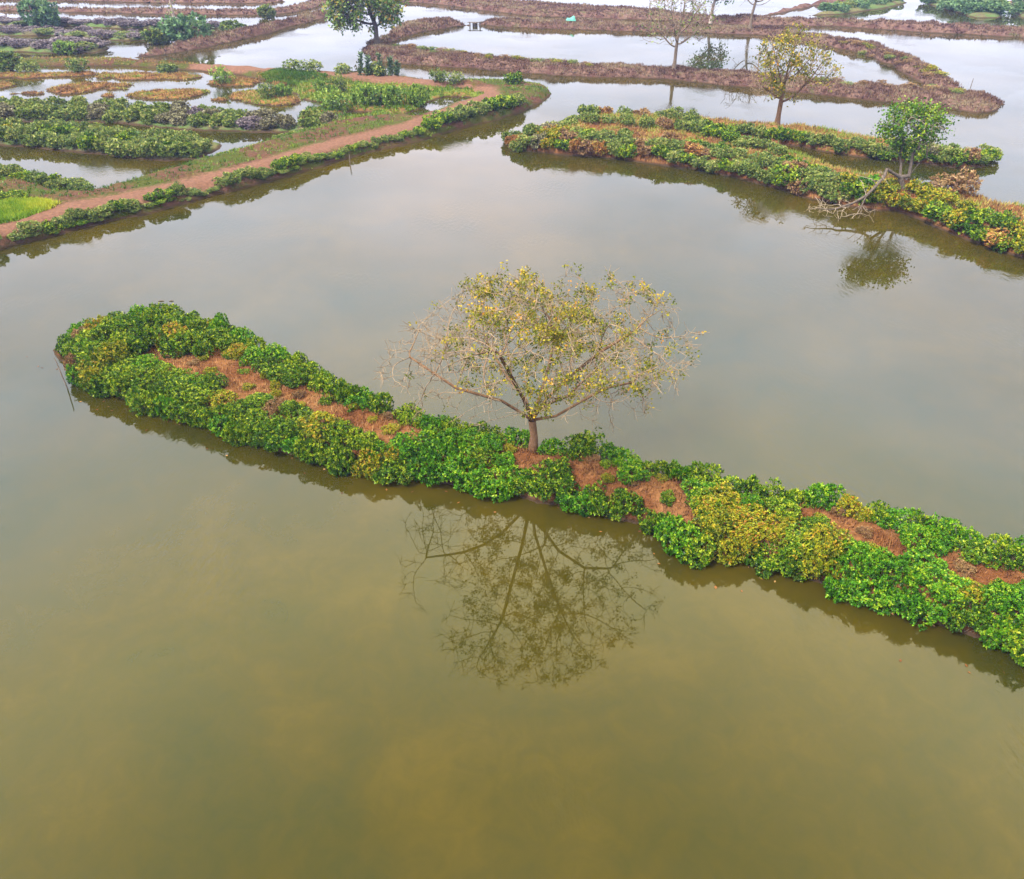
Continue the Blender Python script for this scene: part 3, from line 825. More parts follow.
def row(kind, name, noun, pl, spacing, off, rad, ht, mats, where, group, jit=0.15, parts=True, skip=None, sink=0.1, start=0.0, cat='shrub', base=None):
    n = 0
    for p_, nrm in along(pl, spacing, rng, 0.25, start):
        if nrm[1] < 0: nrm = -nrm
        x, y = p_ + nrm * (off + rng.uniform(-jit, jit))
        u, v = to_px(x, y, 0.8)
        if skip and skip(u, v): continue
        if u < -70 or u > W + 70 or v < -25: continue
        n += 1
        mt = pick(mats(u, v) if callable(mats) else mats)
        z = height_at(x, y) - sink if base is None else base
        k = rng.uniform(*rad)
        kind.put(name, x, y, max(z, -0.12), k, rng.uniform(*ht), mt, rng, '%s %s, %s %s' % (WORDS[mt.name], noun, nth(n), where), cat, group, parts)
    return n


GM = 'mangrove shrubs lining the lone-tree bank'


def main_mats(u, v):
    if 690 < u < 830: return [(G_YELLOW, 6), (G_MANGROVE, 3), (G_DRY, .5)]
    if u > 830: return [(G_FRESH, 6), (G_MANGROVE, 3), (G_YELLOW, .5)]
    if 340 < u < 400: return [(G_YELLOW, 2), (G_MANGROVE, 4), (G_FRESH, 1)]
    if 400 < u < 690: return [(G_FRESH, 7), (G_MANGROVE, 3)]
    if u < 330: return [(G_MANGROVE, 6), (G_FRESH, 2), (G_YELLOW, 1.2), (G_DRY, .3)]
    return [(G_MANGROVE, 3), (G_FRESH, 4)]


strip = lambda u, v: 185 < u < 425 or 500 < u < 700 or 815 < u < 910 or 940 < u < 975
row(K_NEAR, 'mangrove_shrub', 'mangrove shrub', nl, 0.8, 0.05, (0.58, 0.92), (0.66, 1.08), main_mats, "from the tip along the near waterline of the lone-tree bank", GM, skip=lambda u, v: u < 74)
row(K_NEAR, 'mangrove_shrub', 'mangrove shrub', nl, 0.8, 0.72, (0.5, 0.85), (0.45, 0.85), main_mats, "from the tip in the second row of the lone-tree bank", GM, start=0.6, skip=lambda u, v: 495 < u < 705 and (rng.random() < .6 or 515 < u < 548))
row(K_NEAR, 'mangrove_shrub', 'mangrove shrub', nl, 0.9, 1.55, (0.55, 0.75), (0.4, 0.65), main_mats, "from the tip along the crest of the lone-tree bank", GM, skip=lambda u, v: strip(u, v) and not (u < 330 and rng.random() < .6), start=0.2)
row(K_NEAR, 'mangrove_shrub', 'mangrove shrub', fl, 1.0, -1.3, (0.55, 0.75), (0.45, 0.7), [(G_MANGROVE, 5), (G_FRESH, 2), (G_YELLOW, 1.5)], "from the tip in the lone-tree bank's inner rear row", GM, start=.5, skip=lambda u, v: not (100 < u < 300 or 560 < u < 640 and rng.random() < .5 or 690 < u < 815 or u > 900))
row(K_NEAR, 'mangrove_shrub', 'mangrove shrub', fl, 0.85, -0.35, (0.55, 0.85), (0.65, 1.05), [(G_MANGROVE, 5), (G_FRESH, 3), (G_YELLOW, .8)], "from the tip along the rear shore of the lone-tree bank", GM, skip=lambda u, v: u < 84 or 518 < u < 550)
# small yellowing seedlings along the edges of the bare strip
mid_ = line([(190, 352), (230, 372), (300, 395), (360, 420), (420, 440), (500, 452), (560, 460), (640, 478), (700, 494), (800, 515), (860, 535), (920, 552), (1000, 572)], 0.9)
for k, off in enumerate((-.75, .1, .7)):
    row(K_NEAR, 'seedling', 'seedling', mid_, 1.3, off, (0.2, 0.38), (0.16, 0.34), [(G_YELLOW, 4), (G_MANGROVE, 2), (G_DRY, 2)], "along the %s of the bare strip on the lone-tree bank" % ('near edge', 'middle', 'rear edge')[k], 'seedlings on the bare strip of the lone-tree bank', start=k * .4, jit=.3, sink=.03, cat='seedling', skip=lambda u, v: rng.random() < .3 or 515 < u < 555)
# the bulky clump at the tip
tipl = line([(100, 376), (130, 362), (165, 350), (205, 362)], 0.6)
row(K_NEAR, 'mangrove_shrub', 'mangrove shrub', tipl, 0.9, 0.0, (0.75, 1.0), (0.85, 1.1), [(G_MANGROVE, 4), (G_YELLOW, 1)], "in the bulky clump on the tip of the lone-tree bank", GM)
tipl = line([(100, 352), (125, 340), (150, 332), (185, 340)], 0.6)
row(K_NEAR, 'mangrove_shrub', 'mangrove shrub', tipl, 0.9, 0.0, (0.75, 1.0), (0.8, 1.05), [(G_MANGROVE, 4), (G_FRESH, 1), (G_YELLOW, 1)], "in the rear of the clump on the lone-tree bank's tip", GM)

G2 = 'shrubs on the two-armed bank'


def isl_mats(u, v):
    if u < 560: return [(G_OLIVE, 4), (G_ORANGE, 2), (G_YELLOW, 2), (G_GREY, 1)]
    if u < 720: return [(G_OLIVE, 5), (G_MANGROVE, 2), (G_DRY, 1.2), (G_ORANGE, .6)]
    if u < 840: return [(G_OLIVE, 4), (G_MANGROVE, 2.5), (G_DRY, 1.2), (G_ORANGE, .5)]
    return [(G_YELLOW, 4), (G_FRESH, 2), (G_ORANGE, .9), (G_MANGROVE, 3)]


n2 = line(N2)
row(K_MID, 'bank_shrub', 'shrub', n2, 1.2, 0.35, (0.8, 1.1), (0.7, 1.0), isl_mats, "from the tip along the two-armed bank's near waterline", G2)
row(K_MID, 'bank_shrub', 'shrub', n2, 1.3, 1.6, (0.8, 1.1), (0.6, 0.95), isl_mats, "from the tip in the two-armed bank's second row", G2, start=.8, skip=lambda u, v: rng.random() < .12)
row(K_MID, 'bank_shrub', 'shrub', n2, 1.4, 2.9, (0.8, 1.1), (0.6, 0.95), isl_mats, "from the tip in the two-armed bank's third row", G2, skip=lambda u, v: u < 540 or u > 830 or rng.random() < .12)
row(K_MID, 'bank_shrub', 'shrub', line(F2 + [(700, 120)], 0.9), 1.7, -0.6, (0.8, 1.1), (0.7, 1.05), isl_mats, "from the tip on the two-armed bank's rear edge", G2)
row(K_MID, 'bank_shrub', 'shrub', line([(590, 126), (640, 128), (700, 134), (740, 147), (790, 160)], 0.8), 1.7, 0.0, (0.8, 1.1), (0.6, 0.95), isl_mats, "in the middle row of the two-armed bank", G2)
row(K_MID, 'bank_shrub', 'shrub', line(N2b), 1.25, 0.5, (0.8, 1.05), (0.6, 0.95), [(G_MANGROVE, 5), (G_OLIVE, 3)], "along the waterline of the two-armed bank's rear arm", G2)
row(K_MID, 'bank_shrub', 'shrub', line([(880, 150), (940, 155), (975, 158)], 0.8), 1.5, 0.4, (0.8, 1.1), (0.75, 1.05), [(G_OLIVE, 4), (G_DRY, 2), (G_GREY, 1)], "near the end of the two-armed bank's rear arm", G2)
row(K_LOOSE, 'bank_shrub', 'bush', line([(945, 197), (960, 196), (975, 198)], 0.8), 1.4, 0.2, (1.1, 1.35), (1.0, 1.25), [(G_OLIVE, 2), (G_DRY, 2)], "in the loose clump behind the leaning tree", G2)
x, y, _ = at(787, 182, 0.6); K_BIG.put('bank_shrub', x, y, 0.3, 1.2, 1.3, G_MANGROVE, rng, 'dense upright bright green shrub at the waterline below the autumn tree', 'shrub', G2)

# left marsh: scrub ridges, roadside shrubs
GR = 'marsh scrub rows behind the dirt road'
r1mat = lambda u, v: [(G_OLIVE, 5), (G_GREY, 1.5)] if u < 160 else [(G_GREY, 2), (G_OLIVE, 3), (G_LILAC, 1)]
for k, (off, lab) in enumerate([(1.0, 'front'), (3.0, 'second'), (5.0, 'third')]):
    ln_ = line([(-60, 121), (0, 122), (60, 122), (120, 124), (180, 129), (230, 131), (270, 132), (310, 132), (333, 131)])
    row(K_FAR, 'marsh_shrub', 'shrub', ln_, 2.1, off, (1.0, 1.35), (0.75, 1.1), r1mat, "in the %s line of the marsh's long scrub row" % lab, GR, start=k * .9, skip=lambda u, v: (u > 200 and off > 2 and rng.random() < .6))
r2mat = [(G_OLIVE, 6), (G_YELLOW, .5), (G_MANGROVE, 1)]
for k, (off, lab) in enumerate([(0.9, 'front'), (2.5, 'middle'), (4.2, 'rear')]):
    ln_ = line([(-60, 144), (0, 145), (70, 152), (140, 160), (170, 161), (197, 159), (217, 152)])
    row(K_MID, 'marsh_shrub', 'shrub', ln_, 1.7, off, (0.95, 1.25), (0.85, 1.2), r2mat, "in the %s line of the blunt-ended pond scrub" % lab, GR, start=k * .7)
for k, off in enumerate((0.5, 1.7)):
    row(K_MID, 'marsh_shrub', 'low shrub', line([(-60, 181), (0, 186), (35, 190), (62, 194)]), 1.3, off, (0.7, 0.95), (0.55, 0.8), [(G_OLIVE, 4), (G_MANGROVE, 2)], "%s the pond corner beside the road" % ('lining', 'behind')[k], GR)
row(K_MID, 'marsh_shrub', 'low shrub', line([(-60, 205), (0, 201), (25, 199)], 0.8), 1.3, 0.2, (0.6, 0.8), (0.45, 0.6), [(G_MANGROVE, 4), (G_OLIVE, 2)], "bordering the lime green grass patch", GR)
GD = 'shrubs on the waterside edge of the dirt road'
rdn = line(RDn)
def roadskip(u, v):
    if u < 0: return False
    for a, b_ in ((8, 30), (45, 80), (88, 138), (152, 182), (208, 312)):
        if a < u < b_: return False
    return True
row(K_MID, 'roadside_shrub', 'shrub', rdn, 0.95, 0.75, (0.6, 0.85), (0.45, 0.72), [(G_MANGROVE, 2), (G_OLIVE, 4)], "from the frame along the road's waterside edge", GD, skip=roadskip)
row(K_MID, 'roadside_shrub', 'creeping shrub', rdn, 1.0, 0.5, (0.45, 0.7), (0.18, 0.34), [(G_OLIVE, 4), (G_MANGROVE, 2)], "in the low green fringe at the road's waterline", GD, skip=lambda u, v: u > 320 or rng.random() < .3)
row(K_MID, 'roadside_shrub', 'low shrub', rdn, 1.0, 0.6, (0.55, 0.75), (0.35, 0.5), [(G_OLIVE, 4), (G_MANGROVE, 2)], "in the low hedge on the road's bend", GD, skip=lambda u, v: not 312 < u < 420)
row(K_MID, 'roadside_shrub', 'round shrub', rdn, 1.6, 1.2, (1.0, 1.25), (0.8, 1.05), [(G_MANGROVE, 2), (G_OLIVE, 3)], "among the round ones past the road's bend", GD, skip=lambda u, v: not 420 < u < 522)
row(K_MID, 'roadside_shrub', 'tufted shrub', line([(225, 158), (281, 142), (320, 130), (350, 124)]), 1.5, 0.3, (0.6, 0.9), (0.3, 0.5), [(G_OLIVE, 4), (G_YELLOW, 2)], "on the road's pond side", GD)

# single bushes, one by one: (base px, py, ground z, radius m, height scale, kind, material, label)
ONE = [
    (367, 104, .3, 1.6, 1.9, K_BIG, G_MARSH, 'large rounded green bush by the puddle, darker of the touching pair'),
    (390, 105, .3, 1.6, 1.85, K_BIG, G_MARSH, 'large rounded light green bush by the puddle, closer to the water of the pair'),
    (417, 103, .3, 1.2, 1.7, K_BIG, G_MARSH, 'single upright green bush beside the long puddle'),
    (335, 108, .3, 1.4, 1.6, K_LOOSE, G_MARSH, 'loose yellow green bush in front of the pair of round ones'),
    (340, 92, .3, 1.0, 1.5, K_LOOSE, G_OLIVE, 'thin dark green bush behind the loose yellow green one'),
    (323, 91, .3, 0.9, 1.1, K_LOOSE, G_MARSH, 'small pale green bush on the marsh flat, west of the thin dark one'),
    (266, 100, .1, 1.1, 1.3, K_LOOSE, G_OLIVE, 'grey green bush on the rusty islet, taller of two'),
    (282, 97, .1, 1.2, 1.1, K_BIG, G_MARSH, 'round green bush on the rusty islet beside a grey green one'),
    (224, 84, .1, 1.2, 1.4, K_LOOSE, G_MARSH, 'small green bush alone on an islet with its reflection'),
    (77, 73, .1, 1.4, 1.3, K_LOOSE, G_OLIVE, 'pale green bush on the channel edge west of the islets'),
    (6, 69, .3, 2.2, 2.0, K_FAR, G_OLIVE, 'dark green bush on the channel bank at the frame edge'),
    (31, 73, .1, 1.4, 1.1, K_LOOSE, G_OLIVE, 'low grey green bush in the shallow channel'),
    (186, 39, .5, 3.7, 3.4, K_BIG, G_FARGREEN, 'big dome-shaped dark green bush behind the diagonal dike'),
    (42, 24, .5, 2.9, 3.6, K_BIG, G_FARGREEN, 'hazy rounded green bush on the first scrub ridge'),
    (64, 50, .5, 1.6, 1.5, K_BIG, G_MARSH, 'small bright green bush among grey scrub'),
    (157, 40, .5, 2.3, 1.7, K_FAR, G_OLIVE, 'pale green bush beside the dome-shaped one'),
    (440, 83, .5, 1.1, 1.1, K_LOOSE, G_OLIVE, 'small dark shrub on the rear bank of the marsh'),
    (455, 84, .5, 1.0, .9, K_LOOSE, G_OLIVE, 'low dark shrub next to another on the marsh rear bank'),
    (514, 86, .5, 1.1, 1.0, K_MID, G_MANGROVE, 'little round shrub near the rounded end of the road'),
    (295, 71, .5, 1.6, 1.0, K_LOOSE, G_OLIVE, 'dark spreading shrub on the path bank edge'),
    (313, 72, .5, 1.3, 1.0, K_LOOSE, G_OLIVE, 'dark narrow shrub on the path bank edge'),
    (342, 73, .5, 1.2, .9, K_LOOSE, G_OLIVE, 'low bush on the path bank close to the spiky plant'),
    (375, 75, .5, 1.5, 1.2, K_MID, G_OLIVE, 'squat green bush in the middle of the spiky dark plant'),
    (165, 69, .4, 1.5, .8, K_FAR, G_OLIVE, 'low dark bush on the flat channel bank'),
    (84, 192, .4, 0.8, .6, K_MID, G_OLIVE, 'tiny shrub where the road meets the pond'),
    (232, 30, .5, 2.0, 1.6, K_FAR, G_OLIVE, 'small bush leaning over the diagonal dike'),
    (266, 15, .5, 1.9, 1.8, K_FAR, G_OLIVE, 'dark bush on the far dike near the junction'),
]
for px, py, z, rd, hs, kd, mt, lb in ONE:
    x, y, _ = at(px, py, z)
    pass
    kd.put('bush', x, y, max(height_at(x, y) - .1, 0), rd, hs, mt, rng, lb, 'bush', None)
GW = 'weeds on the grassy far dikes'
for pts, lab in (([(850, 42), (885, 52), (915, 64), (935, 76)], 'back arm of the blunt-ended dike'), ([(800, 79), (860, 84), (930, 88), (975, 92)], 'crest of the blunt-ended dike'), ([(400, 46), (450, 53), (520, 60), (600, 66)], 'crest of the long middle dike')):
    for k, off in enumerate((-.6, .6)):
        row(K_LOOSE, 'dike_weed', 'weed', line(pts, .8), 2.4, off, (0.5, 0.9), (0.2, 0.42), [(G_OLIVE, 3), (G_YELLOW, 2), (G_DRY, 3)], "in the %s line on the %s" % (('front', 'rear')[k], lab), GW, jit=.6, sink=.05, parts=False, cat='weed')
# far scrub ridges
GS = 'scrub on the hazy far ridges'
gm = [(G_LILAC, 6), (G_OLIVE, 1)]
for pts, lab, offs in ((([(-60, 25), (0, 26), (60, 26), (120, 29), (170, 30), (222, 31)]), 'first', (1.5, 5.0)), ([(-60, 37), (0, 36), (60, 36), (120, 41), (166, 40)], 'second', (1.5, 5.0)), ([(-60, 52), (20, 52), (60, 54), (95, 53), (112, 48)], 'third', (1.5, 5.0, 8.5))):
    for k, off in enumerate(offs):
        row(K_BIG, 'ridge_scrub', 'scrub', line(pts), 3.2, off, (1.3, 1.9), (0.45, 0.85), gm, "in the %s line of the %s ridge" % (('front', 'rear', 'last')[k], lab), GS, parts=False, jit=.8, start=k * 1.5)
# far mangrove patches
GF = 'far hazy mangrove patches'
gmm = [(G_FARGREEN, 4), (G_OLIVE, 2)]
def fill(poly_px, z, sp, lab, rad, ht, mats, cond=None):
    pl = line(poly_px, z); n = 0
    lo, hi = pl.min(0), pl.max(0)
    y = lo[1]
    while y < hi[1]:
        x = lo[0] + rng.random() * sp
        while x < hi[0]:
            q_ = np.array([[x + rng.uniform(-.3, .3) * sp, y + rng.uniform(-.3, .3) * sp]])
            if sdist(q_, pl)[0] > 0.3:
                u, v = to_px(q_[0, 0], q_[0, 1], 1.5)
                if -10 < u < W + 40 and v > -12:
                    n += 1; mt = pick(mats)
                    K_BIG.put('far_mangrove', q_[0, 0], q_[0, 1], 0.2, rng.uniform(*rad), rng.uniform(*ht), mt, rng, '%s mangrove, %s of the %s' % (WORDS[mt.name], nth(n), lab), 'mangrove', GF, False)
            x += sp
        y += sp * 1.6
fill([(812, 15), (844, 13), (880, 8), (905, 2), (900, 0), (870, 3), (840, 8)], 0, 2.7, 'narrow mangrove strip beyond the straight dike', (1.8, 2.3), (1.0, 1.4), gmm)
fill([(930, 4), (956, 12), (976, 18), (998, 17), (997, 5), (975, -3), (940, -3)], 0, 3.4, 'rounded mangrove patch beyond the straight dike', (2.6, 3.3), (1.4, 2.0), gmm)
fill([(1014, 12), (1022, 17), (1050, 19), (1050, 6), (1018, 5)], 0, 3.6, 'mangrove patch cut by the frame edge', (2.4, 3.0), (1.3, 1.8), gmm)

# ================================================================== TREES
def poly_skel(paths):
    """paths: lists of local points; a path's first point may be ('n', path, index) to start at another path's node"""
    nodes, par, idx, first = [], [], [], []
    for pth in paths:
        ids = []
        for j, p_ in enumerate(pth):
            if j == 0 and isinstance(p_, tuple) and p_[0] == 'n':
                ids.append(idx[p_[1]][p_[2]]); continue
            nodes.append(np.asarray(p_, float)); par.append(ids[-1] if ids else -1); ids.append(len(nodes) - 1)
        first.append(ids[1] if len(ids) > 1 else ids[0])
        idx.append(ids)
    return nodes, par, first


def dense(paths, step):
    out = []
    for pth in paths:
        q_ = [pth[0]]
        for a, b_ in zip(pth[:-1], pth[1:]):
            if isinstance(a, tuple) and a[0] == 'n':
                q_.append(b_); continue
            a, b_ = np.asarray(a, float), np.asarray(b_, float)
            k = max(1, int(np.linalg.norm(b_ - a) / step))
            q_ += [a + (b_ - a) * (i + 1) / k for i in range(k)]
        out.append(q_)
    return out


# --- the lone tree
rs = np.random.RandomState(5)
tb = at(533, 448.5, 0.76); tb[2] = height_at(tb[0], tb[1]) - 0.05
SPX = 24.3
def lp(px, py, dep=0.0):
    q_ = atY(px, py, tb[1] + dep); return q_ - tb
paths = [
    [np.zeros(3), lp(534, 436), lp(532, 420)],
    [('n', 0, 2), lp(520, 412, -.2), lp(502, 401, -.5), lp(481, 395, -.8), lp(456, 388, -.9), lp(435, 374, -.6), lp(410, 357, -.2)],
    [('n', 0, 2), lp(540, 396, .3), lp(549, 366, .8), lp(553, 345, 1.1), lp(551, 322, 1.4)],
    [('n', 0, 2), lp(524, 400, -.9), lp(512, 378, -1.8), lp(500, 356, -2.6)],
    [('n', 0, 2), lp(547, 398, -.3), lp(566, 380, -.6), lp(600, 352, -.5), lp(630, 334, 0)],
    [('n', 0, 2), lp(556, 416, .1), lp(580, 402, .4), lp(606, 388, .8), lp(634, 382, 1.1)],
    [('n', 0, 2), lp(538, 410, -.9), lp(552, 402, -2.0), lp(570, 395, -3.2)],
    [('n', 0, 2), lp(526, 400, .9), lp(508, 378, 2.0), lp(492, 352, 3.0)],
]
paths = [[np.asarray(q_) if not isinstance(q_, tuple) else q_ for q_ in p_] for p_ in paths]
sk, pa, first = poly_skel(paths)
n = 3300
ang = rs.rand(n) * 6.283; rr = 6.1 * np.sqrt(rs.rand(n))
q = rr / 6.1
top = 7.45 - 1.3 * q ** 3 - 0.2 * rr * np.sin(ang) * 0.9 - 2.4 * np.clip(-np.cos(ang) * q - .25, 0, 1) - 1.2 * np.clip(np.cos(ang) * q - .45, 0, 1) + 0.35 * np.sin(ang * 3 + 1) + .25 * np.sin(ang * 5)
bot = 2.6 + 1.0 * (1 - q) + np.where(np.sin(ang) < 0, 2.2 * q + .3, 0)
tt = 1 - rs.rand(n) ** 1.5
A = np.column_stack([rr * np.cos(ang), rr * np.sin(ang) * 0.9, bot + (top - bot) * tt])
# drooping outer fringe at both sides
k = 150
sd_ = np.where(rs.rand(k) < .5, -1, 1)
A = np.vstack([A, np.column_stack([sd_ * (1.4 + 4.0 * rs.rand(k)), .5 + 2.0 * rs.rand(k), 1.0 + 1.6 * rs.rand(k)])])
clump = vnoise(A[:, 0] + 3.1 * A[:, 2], A[:, 1] - 2.3 * A[:, 2], 1.3, 3)
A = A[clump > -0.1]


def main_leaf(P, rs_):
    # leafy over the middle and the right-hand side of the crown, nearly bare on the left and along the lower fringe
    x, y, z = P.T
    f = np.clip((x + 3.6) / 3.0, 0, 1) * np.clip((z - 2.4) / 2.4, 0, 1) * np.where(x > 2.5, .75, 1)
    cl_ = vnoise(x * 1.0 + z * 1.7, y + z * 0.9, 0.95, 8) + 0.5
    return rs_.rand(len(P)) < f * np.clip((cl_ - 0.5) * 6.0, 0, 1) * 0.55 + 0.01


tree('spreading_tree', 'wide half-bare tree with pale twigs and yellowing leaves, alone on the shrubby bank', tb, sk, pa, A, 0.19, 3.0, 0.37, 0.0075, 0.165, TWIGGY, G_CROWN, rs,
     leaf_mask=main_leaf, leaves=12, lsize=0.115, lw=0.033, lspread=0.09, twigs=6, twig_len=0.42, expo=2.15, limb_from=first[1:])


def simple_tree(name, label, px, py, z, height, crown, seed, bark, leafm, trunk_frac=0.35, n=900, step=0.3, lsize=0.3, lw=0.1, leaves=6, lsp=0.3, keep=1.0, tip=0.02, rb=0.25, twigs=2, tl=0.6, lean=(0, 0), lobes=None, dk=0.55, leaf_mask=None):
    rs = np.random.RandomState(seed)
    b0 = at(px, py, z); b0[2] = max(height_at(b0[0], b0[1]) - 0.1, 0.0)
    fh = height * trunk_frac
    sk = [np.zeros(3), np.array([lean[0] * .4, lean[1] * .4, fh * .5]), np.array([lean[0], lean[1], fh])]
    A = []
    for c, r_, k in crown:
        A.append(ellipsoid_pts(int(n * k), c, r_, rs))
    A = np.vstack(A)
    lm = leaf_mask or (lambda P, r2: r2.rand(len(P)) < keep * np.clip((vnoise(P[:, 0] + P[:, 2] * 1.3, P[:, 1] + P[:, 2], 1.6, seed) + .5) * 2.4 - .3, 0, 1))
    return tree(name, label, b0, sk, [-1, 0, 1], A, step, 6.0, dk, tip, rb, bark, leafm, rs, leaf_mask=lm, leaves=leaves, lsize=lsize, lw=lw, lspread=lsp, twigs=twigs, twig_len=tl)


# leafy tree on the dike nose (crown rises out of the frame)
simple_tree('leafy_tree', 'tall leafy tree with orange-tinged crown on the nose of the far dike', 377, 44, .8, 11.5,
            [((-1.8, 0, 7.6), (5.0, 4.6, 4.2), .7), ((1.6, 0, 5.4), (2.9, 3.0, 2.6), .3), ((-4.6, 0, 4.2), (2.4, 2.4, 2.0), .2), ((-3, 0, 2.9), (1.4, 1.4, 1.0), .05)], 61, TWIGGY3, G_TREE, 0.22, n=900, step=.4, lsize=.42, lw=.15, leaves=7, lsp=.34, rb=.36, tip=.03)
# bare tree on the middle dike
simple_tree('bare_tree', 'bare pale-twigged tree standing on the long middle dike', 674, 69.5, .85, 9.5,
            [((0, 0, 6.6), (4.6, 4.2, 3.6), .8), ((-2.8, 0, 4.6), (2.2, 2.2, 1.8), .1), ((2.8, 0, 4.6), (2.2, 2.2, 1.8), .1)], 62, TWIGGY2, G_OLIVE, 0.25, n=950, step=.32, lsize=.3, lw=.1, leaves=3, keep=.10, tip=.016, rb=.2, twigs=3, tl=.7)
simple_tree('bare_tree', 'sparse bare tree with forked limbs on the dike beyond the middle one', 750, 28, .75, 10.5,
            [((0.8, 0, 7.5), (5.5, 4.5, 4.2), 1.0)], 63, TWIGGY2, G_OLIVE, 0.2, n=420, step=.5, lsize=.3, lw=.1, leaves=2, keep=.05, tip=.024, rb=.22, twigs=2, tl=.9, dk=.9)
simple_tree('dark_tree', 'hazy dark green tree on the far straight dike, cut by the frame', 711, 19, .8, 11,
            [((0, 0, 7.5), (3.4, 3, 3.2), .7), ((1.5, 0, 4.8), (2.2, 2, 1.6), .3)], 64, GREYB, G_FARGREEN, 0.2, n=500, step=.5, lsize=.4, lw=.15, leaves=5, lsp=.45, tip=.03, rb=.25, keep=.6)
# autumn tree on the rear arm
simple_tree('autumn_tree', 'autumn tree with rusty yellow leaves behind the two-armed bank shrubs', 777, 124, .65, 8.6,
            [((0.4, 0, 6.6), (3.4, 3.2, 1.9), .55), ((-1.6, 0, 4.2), (2.2, 2.2, 1.9), .3), ((2.9, 0, 5.0), (2.2, 2, 1.5), .18), ((1.5, 0, 2.6), (1.6, .8, .4), .02)], 65, TWIGGY, G_CROWN, 0.24, n=1100, step=.26, lsize=.24, lw=.08, leaves=6, lsp=.22, keep=.6, leaf_mask=lambda P, r2: r2.rand(len(P)) < np.clip((vnoise(P[:, 0] + P[:, 2] * 1.3, P[:, 1] + P[:, 2], 1.4, 65) + .5) * 5 - 2.0, 0, 1) * np.where(P[:, 0] > 1.6, .35, .85), tip=.014, rb=.22, twigs=3, tl=.5)
simple_tree('thin_tree', 'thin hazy tree with a tall bare stem behind the dome-shaped bush', 174, 19, .5, 10,
            [((0, 0, 8), (2.4, 2.2, 2.0), 1.0), ((-.6, 0, 1.5), (.8, .8, .8), .1)], 66, GREYB, G_OLIVE, 0.6, n=260, step=.5, lsize=.4, lw=.15, leaves=4, keep=.6, tip=.03, rb=.2)

# the leaning tree with its broken limb dipping into the water
rs = np.random.RandomState(71)
lb = at(903, 192, 0.9); lb[2] = height_at(lb[0], lb[1]) - 0.1
def lq(px, py, dep=0.0):
    return atY(px, py, lb[1] + dep) - lb
paths = [
    [np.zeros(3), lq(901.5, 183), lq(900, 177)],
    [('n', 0, 2), lq(893, 173, -.2), lq(887, 169, -.4)],
    [('n', 1, 2), lq(884, 177, -.9), lq(876, 186, -1.5), lq(866, 196, -2.4), lq(853, 203, -3.0), lq(841, 207, -3.4)],
    [('n', 2, 3), lq(862, 205, -3.0), lq(857, 214, -3.8)],
    [('n', 0, 2), lq(909, 176, .1), lq(918, 164, .2), lq(927, 158, .2), lq(927, 148, .3), lq(926, 139, .3)],
    [('n', 4, 1), lq(911, 164, .4), lq(913, 154, .5), lq(921, 145, .5), lq(926, 134, .4), lq(928, 126, .3)],
    [('n', 0, 2), lq(901, 166, .5), lq(900, 156, .7), lq(903, 140, .8)],
]
sk, pa, first = poly_skel(paths)
cc = lq(915, 130, .8)
A = np.vstack([ellipsoid_pts(300, lq(897, 125, .6), (1.2, 1.3, 1.15), rs), ellipsoid_pts(400, lq(926, 128, .8), (1.2, 1.4, 1.6), rs), ellipsoid_pts(150, lq(912, 116, 1.2), (1.1, 1.2, .7), rs), ellipsoid_pts(70, lq(899, 147, 1.2), (.7, .8, .7), rs)])
dead = np.vstack([ellipsoid_pts(150, lq(836, 209, -3.4), (2.4, 1.5, .7), rs, .1), ellipsoid_pts(90, lq(856, 212, -3.6), (1.6, 1.2, .5), rs, .1), ellipsoid_pts(40, lq(872, 180, -1.5), (1.2, .6, .6), rs, .1)])
dead = dead[dead[:, 2] > -lb[2] - .05]
A = np.vstack([A, dead])
lm = lambda P, r2: (P[:, 2] > lq(905, 160)[2]) & (P[:, 0] > lq(880, 130)[0]) & (r2.rand(len(P)) < np.clip((vnoise(P[:, 0] * 1.2 + P[:, 2], P[:, 1] + P[:, 2] * 1.4, 1.3, 4) + .5) * 6 - 1.7, 0, 1))
tree('leaning_tree', 'leaning tree with bright green crown and a dead limb drooping into the water', lb, sk, pa, A, 0.25, 3.0, 0.45, 0.012, 0.2, TWIGGY3, G_BRIGHT, rs, leaf_mask=lm, leaves=13, lsize=.2, lw=.07, lspread=.28, twigs=2, twig_len=.45, limb_from=first[1:])

